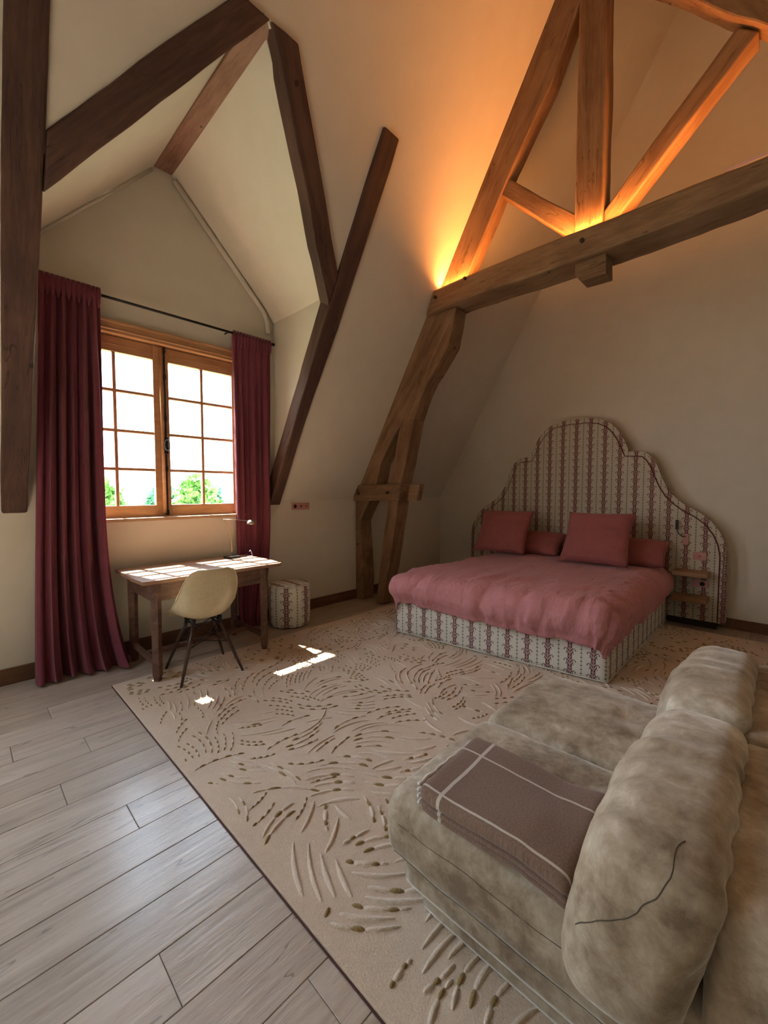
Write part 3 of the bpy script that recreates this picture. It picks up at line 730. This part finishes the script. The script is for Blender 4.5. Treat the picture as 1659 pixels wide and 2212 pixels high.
# ================================================================ POUF
def pouf_bm():
    bm = bmesh.new(); R = 0.205; prof = [(0.17,0.0),(0.195,0.006),(0.208,0.03),(0.213,0.12),(0.215,0.25),(0.213,0.37),(0.207,0.415),(0.192,0.432),(0.15,0.440),(0.08,0.443),(0.004,0.444)]
    add_lathe(bm, prof, (0,0,0), 40); return bm
pf = thing('pouf', 'small round pouf in red frond print fabric beside the desk', 'pouf', (2.420, 3.725, 0))
def pouf_uv(co, n):
    if n.z > 0.7: return (co.x+0.08, co.y+0.04)
    a = math.atan2(co.y, co.x)
    if n.x*1 < -0.0 and a < -3.0 and n.y > 0: a += 2*PI
    if n.x < 0 and a > 3.0 and n.y < 0: a -= 2*PI
    return (a*0.16*6/(2*PI)*1.0+0.08 + 0.16*0.2, co.z)
bm_obj('cover', pouf_bm(), M_print, pf, True, pouf_uv)
tube('piping', [(0.207*math.cos(a),0.207*math.sin(a),0.424) for a in [2*PI*k/40 for k in range(41)]], 0.005, M_print, pf, 8)
lathe('foot_ring', [(0.185,0.0),(0.19,0.012)], M_black, pf, (0,0,-0.0), 30)

# ================================================================ SOCKETS
so_ = thing('wall_socket', 'pink three-gang socket plate on the wall below the slope', 'socket', (2.755, 3.995, 1.226))
box('plate', (-0.12,-0.008,-0.036), (0.12,0.004,0.036), M_pink, so_, 0.003)
lathe('socket_hole', [(0.0215,-0.009),(0.0215,-0.0082)], M_hole, so_, (-0.078,0,0), 20, 'Y')
box('toggle', (-0.006,-0.016,-0.012), (0.006,-0.008,0.012), M_hole, so_, 0.002)
lathe('port', [(0.006,-0.010),(0.006,-0.0082)], M_hole, so_, (0.075,0,0.0), 12, 'Y')

# ================================================================ BED
BX0, BX1, BY0, BY1 = 3.06, 5.24, 0.87, 2.70
bd = thing('bed', 'double bed base skirted in red frond print linen', 'bed', (4.15, 1.785, 0.0135))
def base_fn():
    # skirt: rectangle with a slightly skewed foot, gently wavy
    out = []
    cor = [(5.24,BY0),(3.20,BY0),(2.975,BY1),(5.24,BY1)]
    n = 40; path = []
    for a, b in zip(cor, cor[1:]):
        for k in range(n): path.append((a[0]+(b[0]-a[0])*k/n, a[1]+(b[1]-a[1])*k/n))
    path.append(cor[-1]); return path
path = base_fn(); vs = []; fs = []; uvs = []; d = 0; m = 10
for i, p in enumerate(path):
    if i: d += math.hypot(p[0]-path[i-1][0], p[1]-path[i-1][1])
    for j in range(m+1):
        z = 0.006 + 0.40*j/m; wv = 0.006*fbm((p[0]*3,p[1]*3,z*2)) ; 
        s = 1 + 0.0
        cx, cy = 4.2, 1.785; dx, dy = (p[0]-cx), (p[1]-cy)
        vs.append((p[0]+wv*(1 if p[0]>4 else -1), p[1]+(wv if p[1]<1 else -wv)*0.5 , z)); uvs.append((d+0.03, z))
for i in range(len(path)-1):
    for j in range(m):
        a = i*(m+1)+j; fs.append((a,a+m+1,a+m+2,a+1))
me = bpy.data.meshes.new('skirt'); me.from_pydata([(x-4.15,y-1.785,z) for x,y,z in vs], [], fs)
l = me.uv_layers.new(name='UVMap')
for p in me.polygons:
    for li in p.loop_indices: l.data[li].uv = uvs[me.loops[li].vertex_index]
me.materials.append(M_print); me.polygons.foreach_set('use_smooth', [True]*len(me.polygons))
o = bpy.data.objects.new('skirt', me); C.objects.link(o); o.parent = bd; solid(o, 0.006)
tube('hem_piping', [(x-4.15,y-1.785,0.012) for x,y in path], 0.007, plain('cream_linen', (0.62,0.58,0.50), 0.9), bd, 8)
slab('base', [(p[0]-4.15, p[1]-1.785) for p in ((5.23,BY0+0.012),(3.215,BY0+0.012),(2.99,BY1-0.012),(5.23,BY1-0.012))], [], lambda a,b: Vector((a,b,0.30)), Vector((0,0,-0.29)), M_print, bd)
o = bm_obj('mattress', soft_box((2.02,1.80,0.26), 0.06, 14), linen('rose_sheet', (0.42,0.16,0.165)), bd, True); o.location = (0.06,0,0.43)

# duvet: unfolded grid dropped over the mattress with rounded, tucked-under edges
def duvet():
    x0, x1, y0, y1 = 3.00, 5.02, 0.80, 2.76
    ztop = 0.60; rnd = random.Random(5)
    e_f, e_s, r = 0.40, 0.37, 0.150
    nu, nv = 190, 170; verts = []
    U0, U1 = x0+r-e_f-0.0, x1; V0, V1 = y0+r-e_s, y1-r+e_s
    for i in range(nu+1):
        u = U0 + (U1-U0)*i/nu
        for j in range(nv+1):
            v = V0 + (V1-V0)*j/nv
            sk = (v-0.87)/(2.70-0.87)*-0.2+0.1        # foot follows the skewed base
            xf = x0+r+sk
            uu = u + sk if True else u
            cx = max(xf, uu); cy = max(y0+r, min(y1-r, v))
            ex, ey = uu-cx, v-cy; L = math.hypot(ex, ey)
            puff = 0.028*min(1,(cx-xf)/0.5+0.35)*math.cos((cy-1.78)*1.2)
            # wrinkles: long soft folds running along the bed and fine crumple near the foot
            fold = 0.013*fbm((u*1.6, v*6.5, 2.0), 1, 4) + 0.008*fbm((u*4, v*4, 7.0), 1, 4)
            a_ = max(0, 1-abs(u-(x0+0.33))/0.40)
            rid = abs(fbm((v*4.5+u*2.2, u*0.9, 4.0), 1, 3)); fold += a_*0.050*(0.32-rid)
            if L < 1e-6:
                p = Vector((cx, cy, ztop+puff+fold)); verts.append(p); continue
            dx, dy = ex/L, ey/L
            amax = math.radians(128); a = min(L/r, amax)
            rest = max(0, L - r*amax)
            hz = r*(1-math.cos(a)); hr = r*1.12*math.sin(a)
            hr -= 0.25*rest; hz += rest*0.75
            hem = 0.012*fbm((u*2.5, v*2.5, 11.0), 1, 3)
            n = Vector((dx*math.sin(a), dy*math.sin(a), math.cos(a)))
            sidew = 0.020*fbm((u*8 if abs(dy)>abs(dx) else v*8, L*2.0, 3.0), 1, 4) - 0.018*abs(fbm((u*5 if abs(dy)>abs(dx) else v*5+u*1.5, L*1.5, 8.0), 1, 3))
            k = 1.0
            if abs(dx) > 0.15 and abs(dy) > 0.15: k = 1.0+0.10
            p = Vector((cx+dx*hr*k, cy+dy*hr*k, ztop+puff*(1-a/amax) - hz*(1.10 - 0.16*max(0,(v-1.6))*min(1,a)))) + n*(fold+sidew) + Vector((0,0,hem*(L/e_f)))
            verts.append(p)
    faces = [(i*(nv+1)+j, (i+1)*(nv+1)+j, (i+1)*(nv+1)+j+1, i*(nv+1)+j+1) for i in range(nu) for j in range(nv)]
    o = mesh_obj('duvet', verts, faces, M_duvet, None, True); solid(o, 0.02, -1)
    return o
tag(duvet(), 'puffy rose pink linen duvet spread over the bed', 'duvet')

def pillow(W_, H_, T_, seed, label, loc, rot, group=None, mat=M_pillow, pinch=0.07):
    n = 26; rnd = random.Random(seed); bm = bmesh.new(); gs = []
    for s in (1,-1):
        g = []
        for i in range(n+1):
            row = []
            for j in range(n+1):
                u, v = 2*i/n-1, 2*j/n-1
                th = T_/2*max(0,(1-u**4)*(1-v**4))**0.55*(1-0.18*(u*u+v*v)/2)
                x = W_/2*u*(1-pinch*(1-v*v)*abs(u)**2); y = H_/2*v*(1-pinch*(1-u*u)*abs(v)**2)
                wr = 0.012*fbm((u*2.2+seed, v*2.2, s), 1, 4) + 0.006*fbm((u*6+seed, v*6, s), 1, 3)
                z = s*(th + wr*min(1, th*30))
                row.append((x,y,z))
            g.append(row)
        gs.append(g)
    vv = {}
    def vt(s,i,j):
        k = ('e' if i in (0,n) or j in (0,n) else s, i, j)
        if k not in vv: vv[k] = bm.verts.new(gs[s][i][j])
        return vv[k]
    for s in (0,1):
        for i in range(n):
            for j in range(n): bm.faces.new((vt(s,i,j),vt(s,i+1,j),vt(s,i+1,j+1),vt(s,i,j+1)))
    o = bm_obj('pillow', bm, mat, None, True)
    o.location = loc; o.rotation_euler = rot
    tag(o, label, 'pillow', group); return o
# front squares lean back on the headboard
pillow(0.66,0.62,0.20,1,'square rose pillow leaning at the left of the headboard',(4.76,2.52,0.90),(math.radians(55),0,math.radians(-84)),'rose pillows on the bed')
pillow(0.66,0.64,0.20,2,'square rose pillow leaning at the right of the headboard',(4.72,1.42,0.905),(math.radians(54),0,math.radians(-86)),'rose pillows on the bed')
pillow(0.66,0.38,0.17,3,'flat rose pillow behind the left square pillow',(5.02,2.22,0.755),(math.radians(38),0,math.radians(-90)),'rose pillows on the bed')
pillow(0.62,0.38,0.17,4,'flat rose pillow behind the right square pillow',(5.02,1.14,0.755),(math.radians(38),0,math.radians(-90)),'rose pillows on the bed')

# headboard
CYH = 1.850
half = [(0,2.272),(0.15,2.270),(0.27,2.245),(0.38,2.185),(0.455,2.10),(0.51,2.01),(0.545,1.93),(0.575,1.845),(0.66,1.845),(0.735,1.830),(0.795,1.775),(0.845,1.690),(0.885,1.58),(0.93,1.47),(0.985,1.375),(1.05,1.305),(1.13,1.24),(1.24,1.175),(1.33,1.095),(1.40,0.99),(1.445,0.88),(1.467,0.75),(1.467,0.07)]
def smooth_half(h, s=1):
    return h
outl = [(CYH-d, z) for d, z in half][::-1] + [(CYH+d, z) for d, z in half[1:]]
hb = thing('headboard', 'tall scalloped headboard upholstered in red frond print against the gable wall', 'headboard', (5.33, CYH, 0))
o = slab('panel', outl, [], lambda a,b: Vector((5.285,a,b)), Vector((0.155,0,0)), M_print2, None, uv=lambda co,n: ((co.y, co.z) if abs(n.x) > 0.5 else (co.x+0.03, co.z) if abs(n.y) > 0.5 else (co.y, co.x)))
bevel(o, 0.035, 4, 60); inroot(o, hb)
def inset(h, dd):
    out = []
    for i, (a, b) in enumerate(h):
        p = h[max(0,i-1)]; q = h[min(len(h)-1,i+1)]; t = Vector((q[0]-p[0], q[1]-p[1])).normalized(); nn = Vector((t.y, -t.x))
        out.append((max(0,a + nn.x*dd), b + nn.y*dd))
    return out
ih = inset(half, 0.062); ih[-1] = (1.405, 0.08); ih[7] = (0.535,1.79); ih[6] = (0.505,1.87)
pp = [(5.278, CYH-a, b) for a, b in ih][::-1] + [(5.278, CYH+a, b) for a, b in ih[1:]]
inroot(tube('piping', pp, 0.0085, plain('dark_red_piping', (0.105,0.022,0.024), 0.7), None, 8), hb)
inn = [(p[1], p[2]) for p in pp]
o = slab('inner_panel', inn, [], lambda a,b: Vector((5.270,a,b)), Vector((0.03,0,0)), M_print2, None, uv=lambda co,n: (co.y, co.z)); bevel(o, 0.006, 2, 60); inroot(o, hb)
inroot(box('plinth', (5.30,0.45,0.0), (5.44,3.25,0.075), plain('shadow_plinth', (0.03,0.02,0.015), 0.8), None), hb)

# fittings on the right of the headboard
for k, (z0, lab) in enumerate(((0.545,'upper floating oak bedside shelf right of the bed'), (0.29,'lower floating oak bedside shelf right of the bed'))):
    o = box('wall_shelf', (5.05,0.51,z0), (5.272,0.80,z0+0.045), M_shelf, None, 0.004); tag(o, lab, 'shelf', 'bedside shelves right of the bed')
s1 = thing('wall_socket', 'pink square socket plate above the bedside shelf', 'socket', (5.262,0.60,0.735)); box('plate', (-0.006,-0.055,-0.04), (0.004,0.055,0.04), M_pink, s1, 0.002); lathe('port', [(0.006,-0.008),(0.006,-0.0062)], M_hole, s1, (0,0,0), 12, 'X')
s2 = thing('wall_socket', 'pink socket with a round black outlet between the bedside shelves', 'socket', (5.262,0.60,0.455)); box('plate', (-0.006,-0.08,-0.036), (0.004,0.06,0.036), M_pink, s2, 0.002); lathe('socket_hole', [(0.022,-0.009),(0.022,-0.0062)], M_hole, s2, (0,-0.03,0), 18, 'X')
s3 = thing('reading_light', 'small brass reading light with bent arm on the headboard', 'lamp', (5.262,0.72,0.90))
box('plate', (-0.006,-0.022,-0.055), (0.004,0.022,0.055), M_pink, s3, 0.002)
tube('arm', [(-0.006,0.0,0.03),(-0.03,0.01,0.03),(-0.04,0.03,0.03),(-0.04,0.06,0.06),(-0.04,0.075,0.10)], 0.0045, M_black, s3, 8)
box('lamp_head', (-0.050,0.062,0.10), (-0.030,0.088,0.20), M_black, s3, 0.003)

# ================================================================ RUG
rg = thing('rug', 'large blush wool rug with carved feather strokes under bed and sofa', 'rug', (2.95, 1.1, 0))
RX0, RX1, RY0, RY1 = 0.735, 5.10, -1.3, 3.416
inroot(box('pile', (RX0,RY0,0.0), (RX1,RY1,0.013), M_rug, None, 0.004), rg)
inroot(box('binding', (RX0-0.006,RY0-0.006,0.0), (RX1+0.006,RY1+0.006,0.0045), M_bind, None, 0.0015), rg)
# carved strokes: bundles of arcs in raised pile, with olive dashes
rnd = random.Random(21)
bv = []; bf = []; bmi = []; occ = {}; sid = 0
def stroke(p, ang, L, w0, curv, pattern):
    n = 20; pts = []; x, y = p; a = ang
    for i in range(n+1):
        pts.append((x, y, a)); x += math.cos(a)*L/n; y += math.sin(a)*L/n; a += curv*L/n
    # keep clear of earlier strokes
    global sid
    sid += 1; cells = set()
    for (x_, y_, a_) in pts: cells.add((int(x_/0.013), int(y_/0.013)))
    hit = sum(1 for c in cells if any((c[0]+i, c[1]+j) in occ and occ[(c[0]+i, c[1]+j)] != sid for i in (-1,0,1) for j in (-1,0,1) if abs(i)+abs(j) < 2))
    if hit > (1 if w0 > 0.015 else 2): return
    for c in cells:
        occ[c] = sid
    for (s0, s1, mi, gap) in pattern:
        i0 = min(n-1, int(s0*n+0.01)); i1 = min(n, max(i0+1, int(s1*n+0.01))); base = len(bv); m_ = i1-i0
        ok = all(RX0+0.04 < q[0] < RX1-0.04 and RY0+0.04 < q[1] < RY1-0.04 for q in pts[i0:i1+1])
        if not ok: continue
        for k, i in enumerate(range(i0, i1+1)):
            x, y, a = pts[i]; t = k/m_; ww = w0*(0.6+0.4*math.sin(PI*min(1,max(0,t)))**0.4)*(0.85 if mi else 1); 
            tt = i/n; ww *= (0.55+0.45*math.sin(PI*min(1,tt+0.12)))
            nx_, ny_ = -math.sin(a)*ww/2, math.cos(a)*ww/2; h = 0.0138+0.0062*math.sin(PI*t)**0.4 if 0<t<1 else 0.0138
            bv.extend([(x+nx_,y+ny_,0.011),(x+nx_*0.62,y+ny_*0.62,h),(x-nx_*0.62,y-ny_*0.62,h),(x-nx_,y-ny_,0.011)])
        for k in range(m_):
            b = base+4*k
            for q in range(3): bf.append((b+q,b+q+1,b+q+5,b+q+4)); bmi.append(mi)
pts = []; tries = 0
while len(pts) < 620 and tries < 20000:
    tries += 1
    x, y = rnd.uniform(RX0+0.05, RX1-0.05), rnd.uniform(-0.2, RY1-0.05)
    if not (x > 3.3 and 1.0 < y < 2.6) and all((x-a)**2+(y-b)**2 > 0.108**2 for a, b in pts): pts.append((x, y))
for k in range(260):
    x, y = rnd.uniform(RX0+0.12, 1.5), rnd.uniform(0.3, 1.6)
    pts.append((x, y))
for (x, y) in pts:
    near = y < 1.5 and x < 2.3
    far = y > 2.2 or x > 2.9
    ang = 2.6*fbm((x*0.75, y*0.75, 1.3), 1, 2)*2+0.4+rnd.uniform(-0.45,0.45) + (PI if rnd.random() < 0.25 else 0)
    n = rnd.randint(6, 10) if not near else rnd.randint(5,8); L = rnd.uniform(0.20, 0.36) if near else rnd.uniform(0.24, 0.42) if not far else rnd.uniform(0.22,0.36)
    cv = rnd.uniform(1.5,4.5)*rnd.choice((-1,1)); fan = rnd.uniform(-0.03,0.11); sp_ = rnd.uniform(0.036,0.048) if near else rnd.uniform(0.025,0.034)
    dash = rnd.random() < (0.45 if far else 0.0 if (near and y < 1.0) else 0.30)
    for k in range(n):
        o_ = (k-(n-1)/2)*sp_; px, py = x - math.sin(ang)*o_, y + math.cos(ang)*o_
        sh_ = -abs(o_)*0.9 + rnd.uniform(-0.03,0.03); px += math.cos(ang)*sh_; py += math.sin(ang)*sh_
        LL = L*rnd.uniform(0.65,1.0)*(1-0.35*abs(o_)/(n*sp_/2)); ww = rnd.uniform(0.016,0.024) if near else rnd.uniform(0.009,0.0125)
        if dash:
            s = rnd.uniform(0,0.1); pat = []
            while s < 0.85: 
                pat.append((s, s+0.15, 1, 0)); pat.append((s+0.15, s+0.25, 0, 0)); s += 0.25
        else:
            r_ = rnd.random()
            pat = [(0,1,0,0)] if r_ < 0.45 else [(0,0.3,0,0),(0.3,0.5,1,0),(0.5,1,0,0)] if r_ < 0.7 else [(0,0.2,1,0),(0.2,0.6,0,0),(0.6,0.8,1,0),(0.8,1.0,0,0)]
        stroke((px,py), ang+fan*(k-(n-1)/2), LL, ww, cv, pat)
me = bpy.data.meshes.new('carved_strokes'); me.from_pydata(bv, [], bf); me.materials.append(M_rugline); me.materials.append(M_rugold)
me.polygons.foreach_set('material_index', bmi); me.polygons.foreach_set('use_smooth', [True]*len(bf))
o = bpy.data.objects.new('carved_strokes', me); C.objects.link(o); inroot(o, rg); o['kind'] = 'stuff'

# ================================================================ SOFA
sf = thing('sofa', 'low armless greige velvet sofa with two seats in the foreground', 'sofa', (1.62, 0.4, 0))
SX0, SXM, SX1 = 0.97, 1.625, 2.285
def cushion(name, a, b, r, fn=None, n=40, smooth=True):
    dims = [b[i]-a[i] for i in range(3)]; c = [(a[i]+b[i])/2 for i in range(3)]
    o = bm_obj(name, soft_box(dims, r, n, fn), M_velvet, None, smooth); o.location = c; inroot(o, sf); return o
def seatfn(hx, hy, hz, seed):
    def f(q):
        u, v = q.x/hx, q.y/hy
        b = (1-min(1,abs(u))**2.2)*(1-min(1,abs(v))**2.2)
        z = q.z + (0.030*b if q.z > 0 else 0)
        # central tuft and radiating creases
        if q.z > 0.03:
            d = math.hypot(q.x-0.03, q.y+0.02); z -= 0.020*math.exp(-(d/0.05)**2)
            an = math.atan2(q.y+0.02, q.x-0.03); z += 0.005*math.sin(an*9+seed+3*fbm((q.x*4,q.y*4,seed)))*math.exp(-((d-0.10)/0.09)**2)
            z += 0.006*fbm((q.x*5+seed, q.y*9, 0.3), 1, 4)
        side = 0.010*fbm((q.x*6+seed, q.y*6, q.z*9), 1, 3)
        return Vector((q.x*(1+0.03*(1-abs(q.z)/hz)*(1-abs(v)**3)) + side*0.6, q.y*(1+0.02*(1-abs(q.z)/hz)) + side*0.6, z))
    return f
cushion('seat_cushion', (SX0,-0.02,0.165), (SXM,0.945,0.40), 0.062, seatfn(0.33,0.48,0.12,1))
cushion('seat_cushion', (SXM+0.004,-0.02,0.165), (SX1,0.945,0.395), 0.062, seatfn(0.33,0.48,0.12,5))
cushion('base', (SX0+0.035,-0.3,0.075), (SX1-0.03,0.885,0.185), 0.025, None, 30)
cushion('plinth', (SX0+0.06,-0.28,0.013), (SX1-0.06,0.82,0.085), 0.012, None, 20)
def backfn(hx, hy, hz, seed):
    def f(q):
        u, w_ = q.x/hx, q.z/hz
        bul = (1-min(1,abs(u))**2.5)*(1-min(1,abs(w_))**2.5)
        y = q.y*(1+(0.22 if q.y > 0 else 0.02)*bul)
        x = q.x*(1+0.05*(1-abs(q.z/hz)**2)*(1-abs(q.y/hy)**2)) - (0.03*(1-w_)*0.5 if q.x < 0 else 0)
        z = q.z + 0.018*(1-u*u)*(1 if q.z > 0 else 0)
        wr = 0.006*math.sin(q.x*55+6*fbm((q.x*2,q.z*5,seed)))*max(0,fbm((q.x*3+seed,q.z*3,2))+0.25)
        wr += 0.008*fbm((q.x*6+seed, q.y*6, q.z*6), 1, 4)
        y += wr + (0.07*(-w_)*0.5)      # leans back towards the top
        z += wr*0.6
        d = math.hypot(q.x+0.20, q.z-0.10)
        return Vector((x, y, z))
    return f
cushion('back_cushion', (SX0-0.10,0.075,0.345), (SXM-0.008,0.295,0.715), 0.070, backfn(0.378,0.11,0.185,2), 48)
cushion('back_cushion', (SXM+0.004,0.075,0.36), (SX1+0.02,0.295,0.728), 0.070, backfn(0.345,0.11,0.184,6), 48)
cushion('backrest', (0.915,-0.62,0.075), (SXM-0.004,0.078,0.655), 0.035, lambda q: Vector((q.x, q.y, q.z+(0.018*(1-(q.x/0.36)**4) if q.z > 0.2 else 0))), 24)
cushion('backrest', (SXM+0.004,-0.62,0.075), (2.39,0.078,0.655), 0.035, lambda q: Vector((q.x, q.y, q.z+(0.018*(1-(q.x/0.39)**4) if q.z > 0.2 else 0))), 24)
M_seam = plain('dark_seam', (0.085,0.068,0.05), 0.9)
def seam(a, b, r, fn, path, rad=0.0011):
    h = [(b[i]-a[i])/2 for i in range(3)]; c = Vector([(a[i]+b[i])/2 for i in range(3)]); out = []
    for p, q in zip(path, path[1:]):
        for k in range(8):
            t = [p[i]+(q[i]-p[i])*k/8 for i in range(3)]
            m = max(abs(t[i])/h[i] for i in range(3)); 
            if m < 0.999:
                j = max(range(3), key=lambda i: abs(t[i])/h[i]); t[j] = math.copysign(h[j], t[j])
            cc = Vector([max(-h[i]+r, min(h[i]-r, t[i])) for i in range(3)]); d = Vector(t)-cc
            v = cc + d.normalized()*r if d.length > 1e-9 else cc
            out.append(fn(v)+c)
    inroot(tube('seam', out, rad, M_seam, None, 6), sf)
A_, B_ = (SX0-0.10,0.075,0.345), (SXM-0.008,0.295,0.715)
seam(A_, B_, 0.070, backfn(0.378,0.11,0.185,2), [(-0.3815,0.11,-0.03),(-0.3815,0.06,0.03),(-0.3815,0.0,0.09),(-0.3815,-0.02,0.13),(-0.36,-0.03,0.185),(-0.27,-0.03,0.185)])
A_, B_ = (SX0,-0.02,0.165), (SXM,0.945,0.40)
seam(A_, B_, 0.062, seatfn(0.33,0.48,0.12,1), [(-0.3275,0.40,0.03),(-0.3275,0.2,0.034),(-0.3275,0.0,0.03),(-0.3275,-0.15,0.03)])
seam(A_, B_, 0.062, seatfn(0.33,0.48,0.12,1), [(-0.3275,0.43,-0.085),(-0.3275,0.2,-0.088),(-0.3275,0.0,-0.085),(-0.3275,-0.3,-0.085)])
# throw blanket, folded
tw = thing('throw_blanket', 'folded brown wool blanket with cream lines on the sofa seat', 'blanket', (1.115, 0.55, 0.431))
def throwfn(hx, hy, hz, seed):
    def f(q):
        z = q.z + 0.006*fbm((q.x*5,q.y*5,seed),1,3) + 0.012*math.sin(q.y*7+0.5)*(q.x/hx)*0.6
        z += 0.045*max(0,-q.y/hy-0.45)*(q.x/hx)
        return Vector((q.x + 0.008*fbm((q.y*4,seed,q.z*3),1,2), q.y + 0.01*fbm((q.x*4,seed+3,0),1,2), z))
    return f
for (zc, tk, ins, r_) in ((0.010,0.018,0.006,0.0088),(0.028,0.018,0.003,0.0088),(0.060,0.048,-0.003,0.0225)):
    o = bm_obj('fold', soft_box((0.335-2*ins,0.445-ins,tk), r_, 34, throwfn(0.165,0.22,0.011,2), (0,0,zc)), M_throw, tw, True, uv=lambda co, n: (co.x+0.165, co.y+0.22))
bm = bmesh.new()
for i in range(4):
    for k in range(10):
        y = -0.0; 
    zc = 0.014+i*0.0195
    add_tube(bm, [(-0.168+0.004*math.sin(k), 0.222+0.004*math.sin(k*1.7+i), zc+0.002*math.sin(k*2)) if False else (-0.16+0.32*k/20, 0.224+0.003*math.sin(k*1.7+i), zc) for k in range(21)], 0.006, 6)
bm_obj('fringe', bm, M_fringe, tw, True)

# ================================================================ OUTSIDE
M_leaf = plain('tree_leaves', (0.13,0.30,0.055), 0.7, 0, 0.35, 3)
M_leaf2 = plain('dark_leaves', (0.06,0.20,0.09), 0.7, 0, 0.35, 3)
M_bark = plain('bark', (0.12,0.09,0.06), 0.9)
M_grass = plain('meadow', (0.17,0.22,0.12), 0.95, 0, 0.3, 0.3)
gnd = box('meadow', (-60,4.6,-6.2), (90,160,-6.0), M_grass); tag(gnd, 'green meadow below the window', 'meadow', kind='structure')
def tree(x, y, ztop, w_, mat, seed, label):
    rnd = random.Random(seed); root = thing('tree', label, 'tree', (x,y,-6.0), group='trees outside the window')
    H = ztop+6.0
    tube('trunk', [(0,0,0),(0.1,0,H*0.4),(0,0.1,H*0.9)], [0.22,0.16,0.04], M_bark, root, 8)
    bm = bmesh.new()
    for k in range(2600):
        a = rnd.uniform(0,2*PI); t = rnd.random()**0.8; zz = H*(0.45+0.55*t); R = w_*math.sqrt(max(0.02,1-((t-0.35)/0.67)**2))
        rr = R*rnd.uniform(0.45,1.05)**0.6; p = Vector((rr*math.cos(a), rr*math.sin(a), zz + rnd.uniform(-0.3,0.3)))
        p += Vector((fbm((a*2,t*3,seed)),fbm((a*2,t*3,seed+5)),0))*0.5
        s = rnd.uniform(0.10,0.19); q = Vector((rnd.gauss(0,1),rnd.gauss(0,1),rnd.gauss(0,1))).normalized(); r2 = q.orthogonal().normalized(); r3 = q.cross(r2)
        bm.faces.new([bm.verts.new(p+r2*s), bm.verts.new(p+r3*s*0.6), bm.verts.new(p-r2*s), bm.verts.new(p-r3*s*0.6)])
    o = bm_obj('foliage', bm, mat, root); o['kind'] = 'stuff'
tree(6.3, 16, 1.75, 1.0, M_leaf, 3, 'bright green tree in the middle of the right window sash')
tree(7.6, 18, 1.45, 0.7, M_leaf2, 4, 'small darker tree at the right edge of the window')
tree(6.53, 20, 1.36, 0.65, M_leaf2, 5, 'thin dark tree just left of the window centre')
tree(3.35, 16, 1.55, 0.55, M_leaf, 6, 'green tree beside the left curtain, seen through the left sash')
tree(3.9, 30, 0.55, 0.8, M_leaf2, 8, 'low dark tree below the hills in the left sash')
# distant hills
vs = []; fs = []; nh = 80
for i in range(nh+1):
    x = -700+i*25.0; hgt = 12+9*fbm((x*0.004,0,1),1,3)
    vs += [(x,900,-10),(x,900,hgt*0.72),(x,1100,hgt)]
for i in range(nh):
    a = i*3; fs += [(a,a+3,a+4,a+1),(a+1,a+4,a+5,a+2)]
tag(mesh_obj('hills', vs, fs, plain('hazy_hills', (0.10,0.125,0.13), 1.0), None, True), 'pale blue hills on the horizon through the left sash', 'hills', kind='structure')
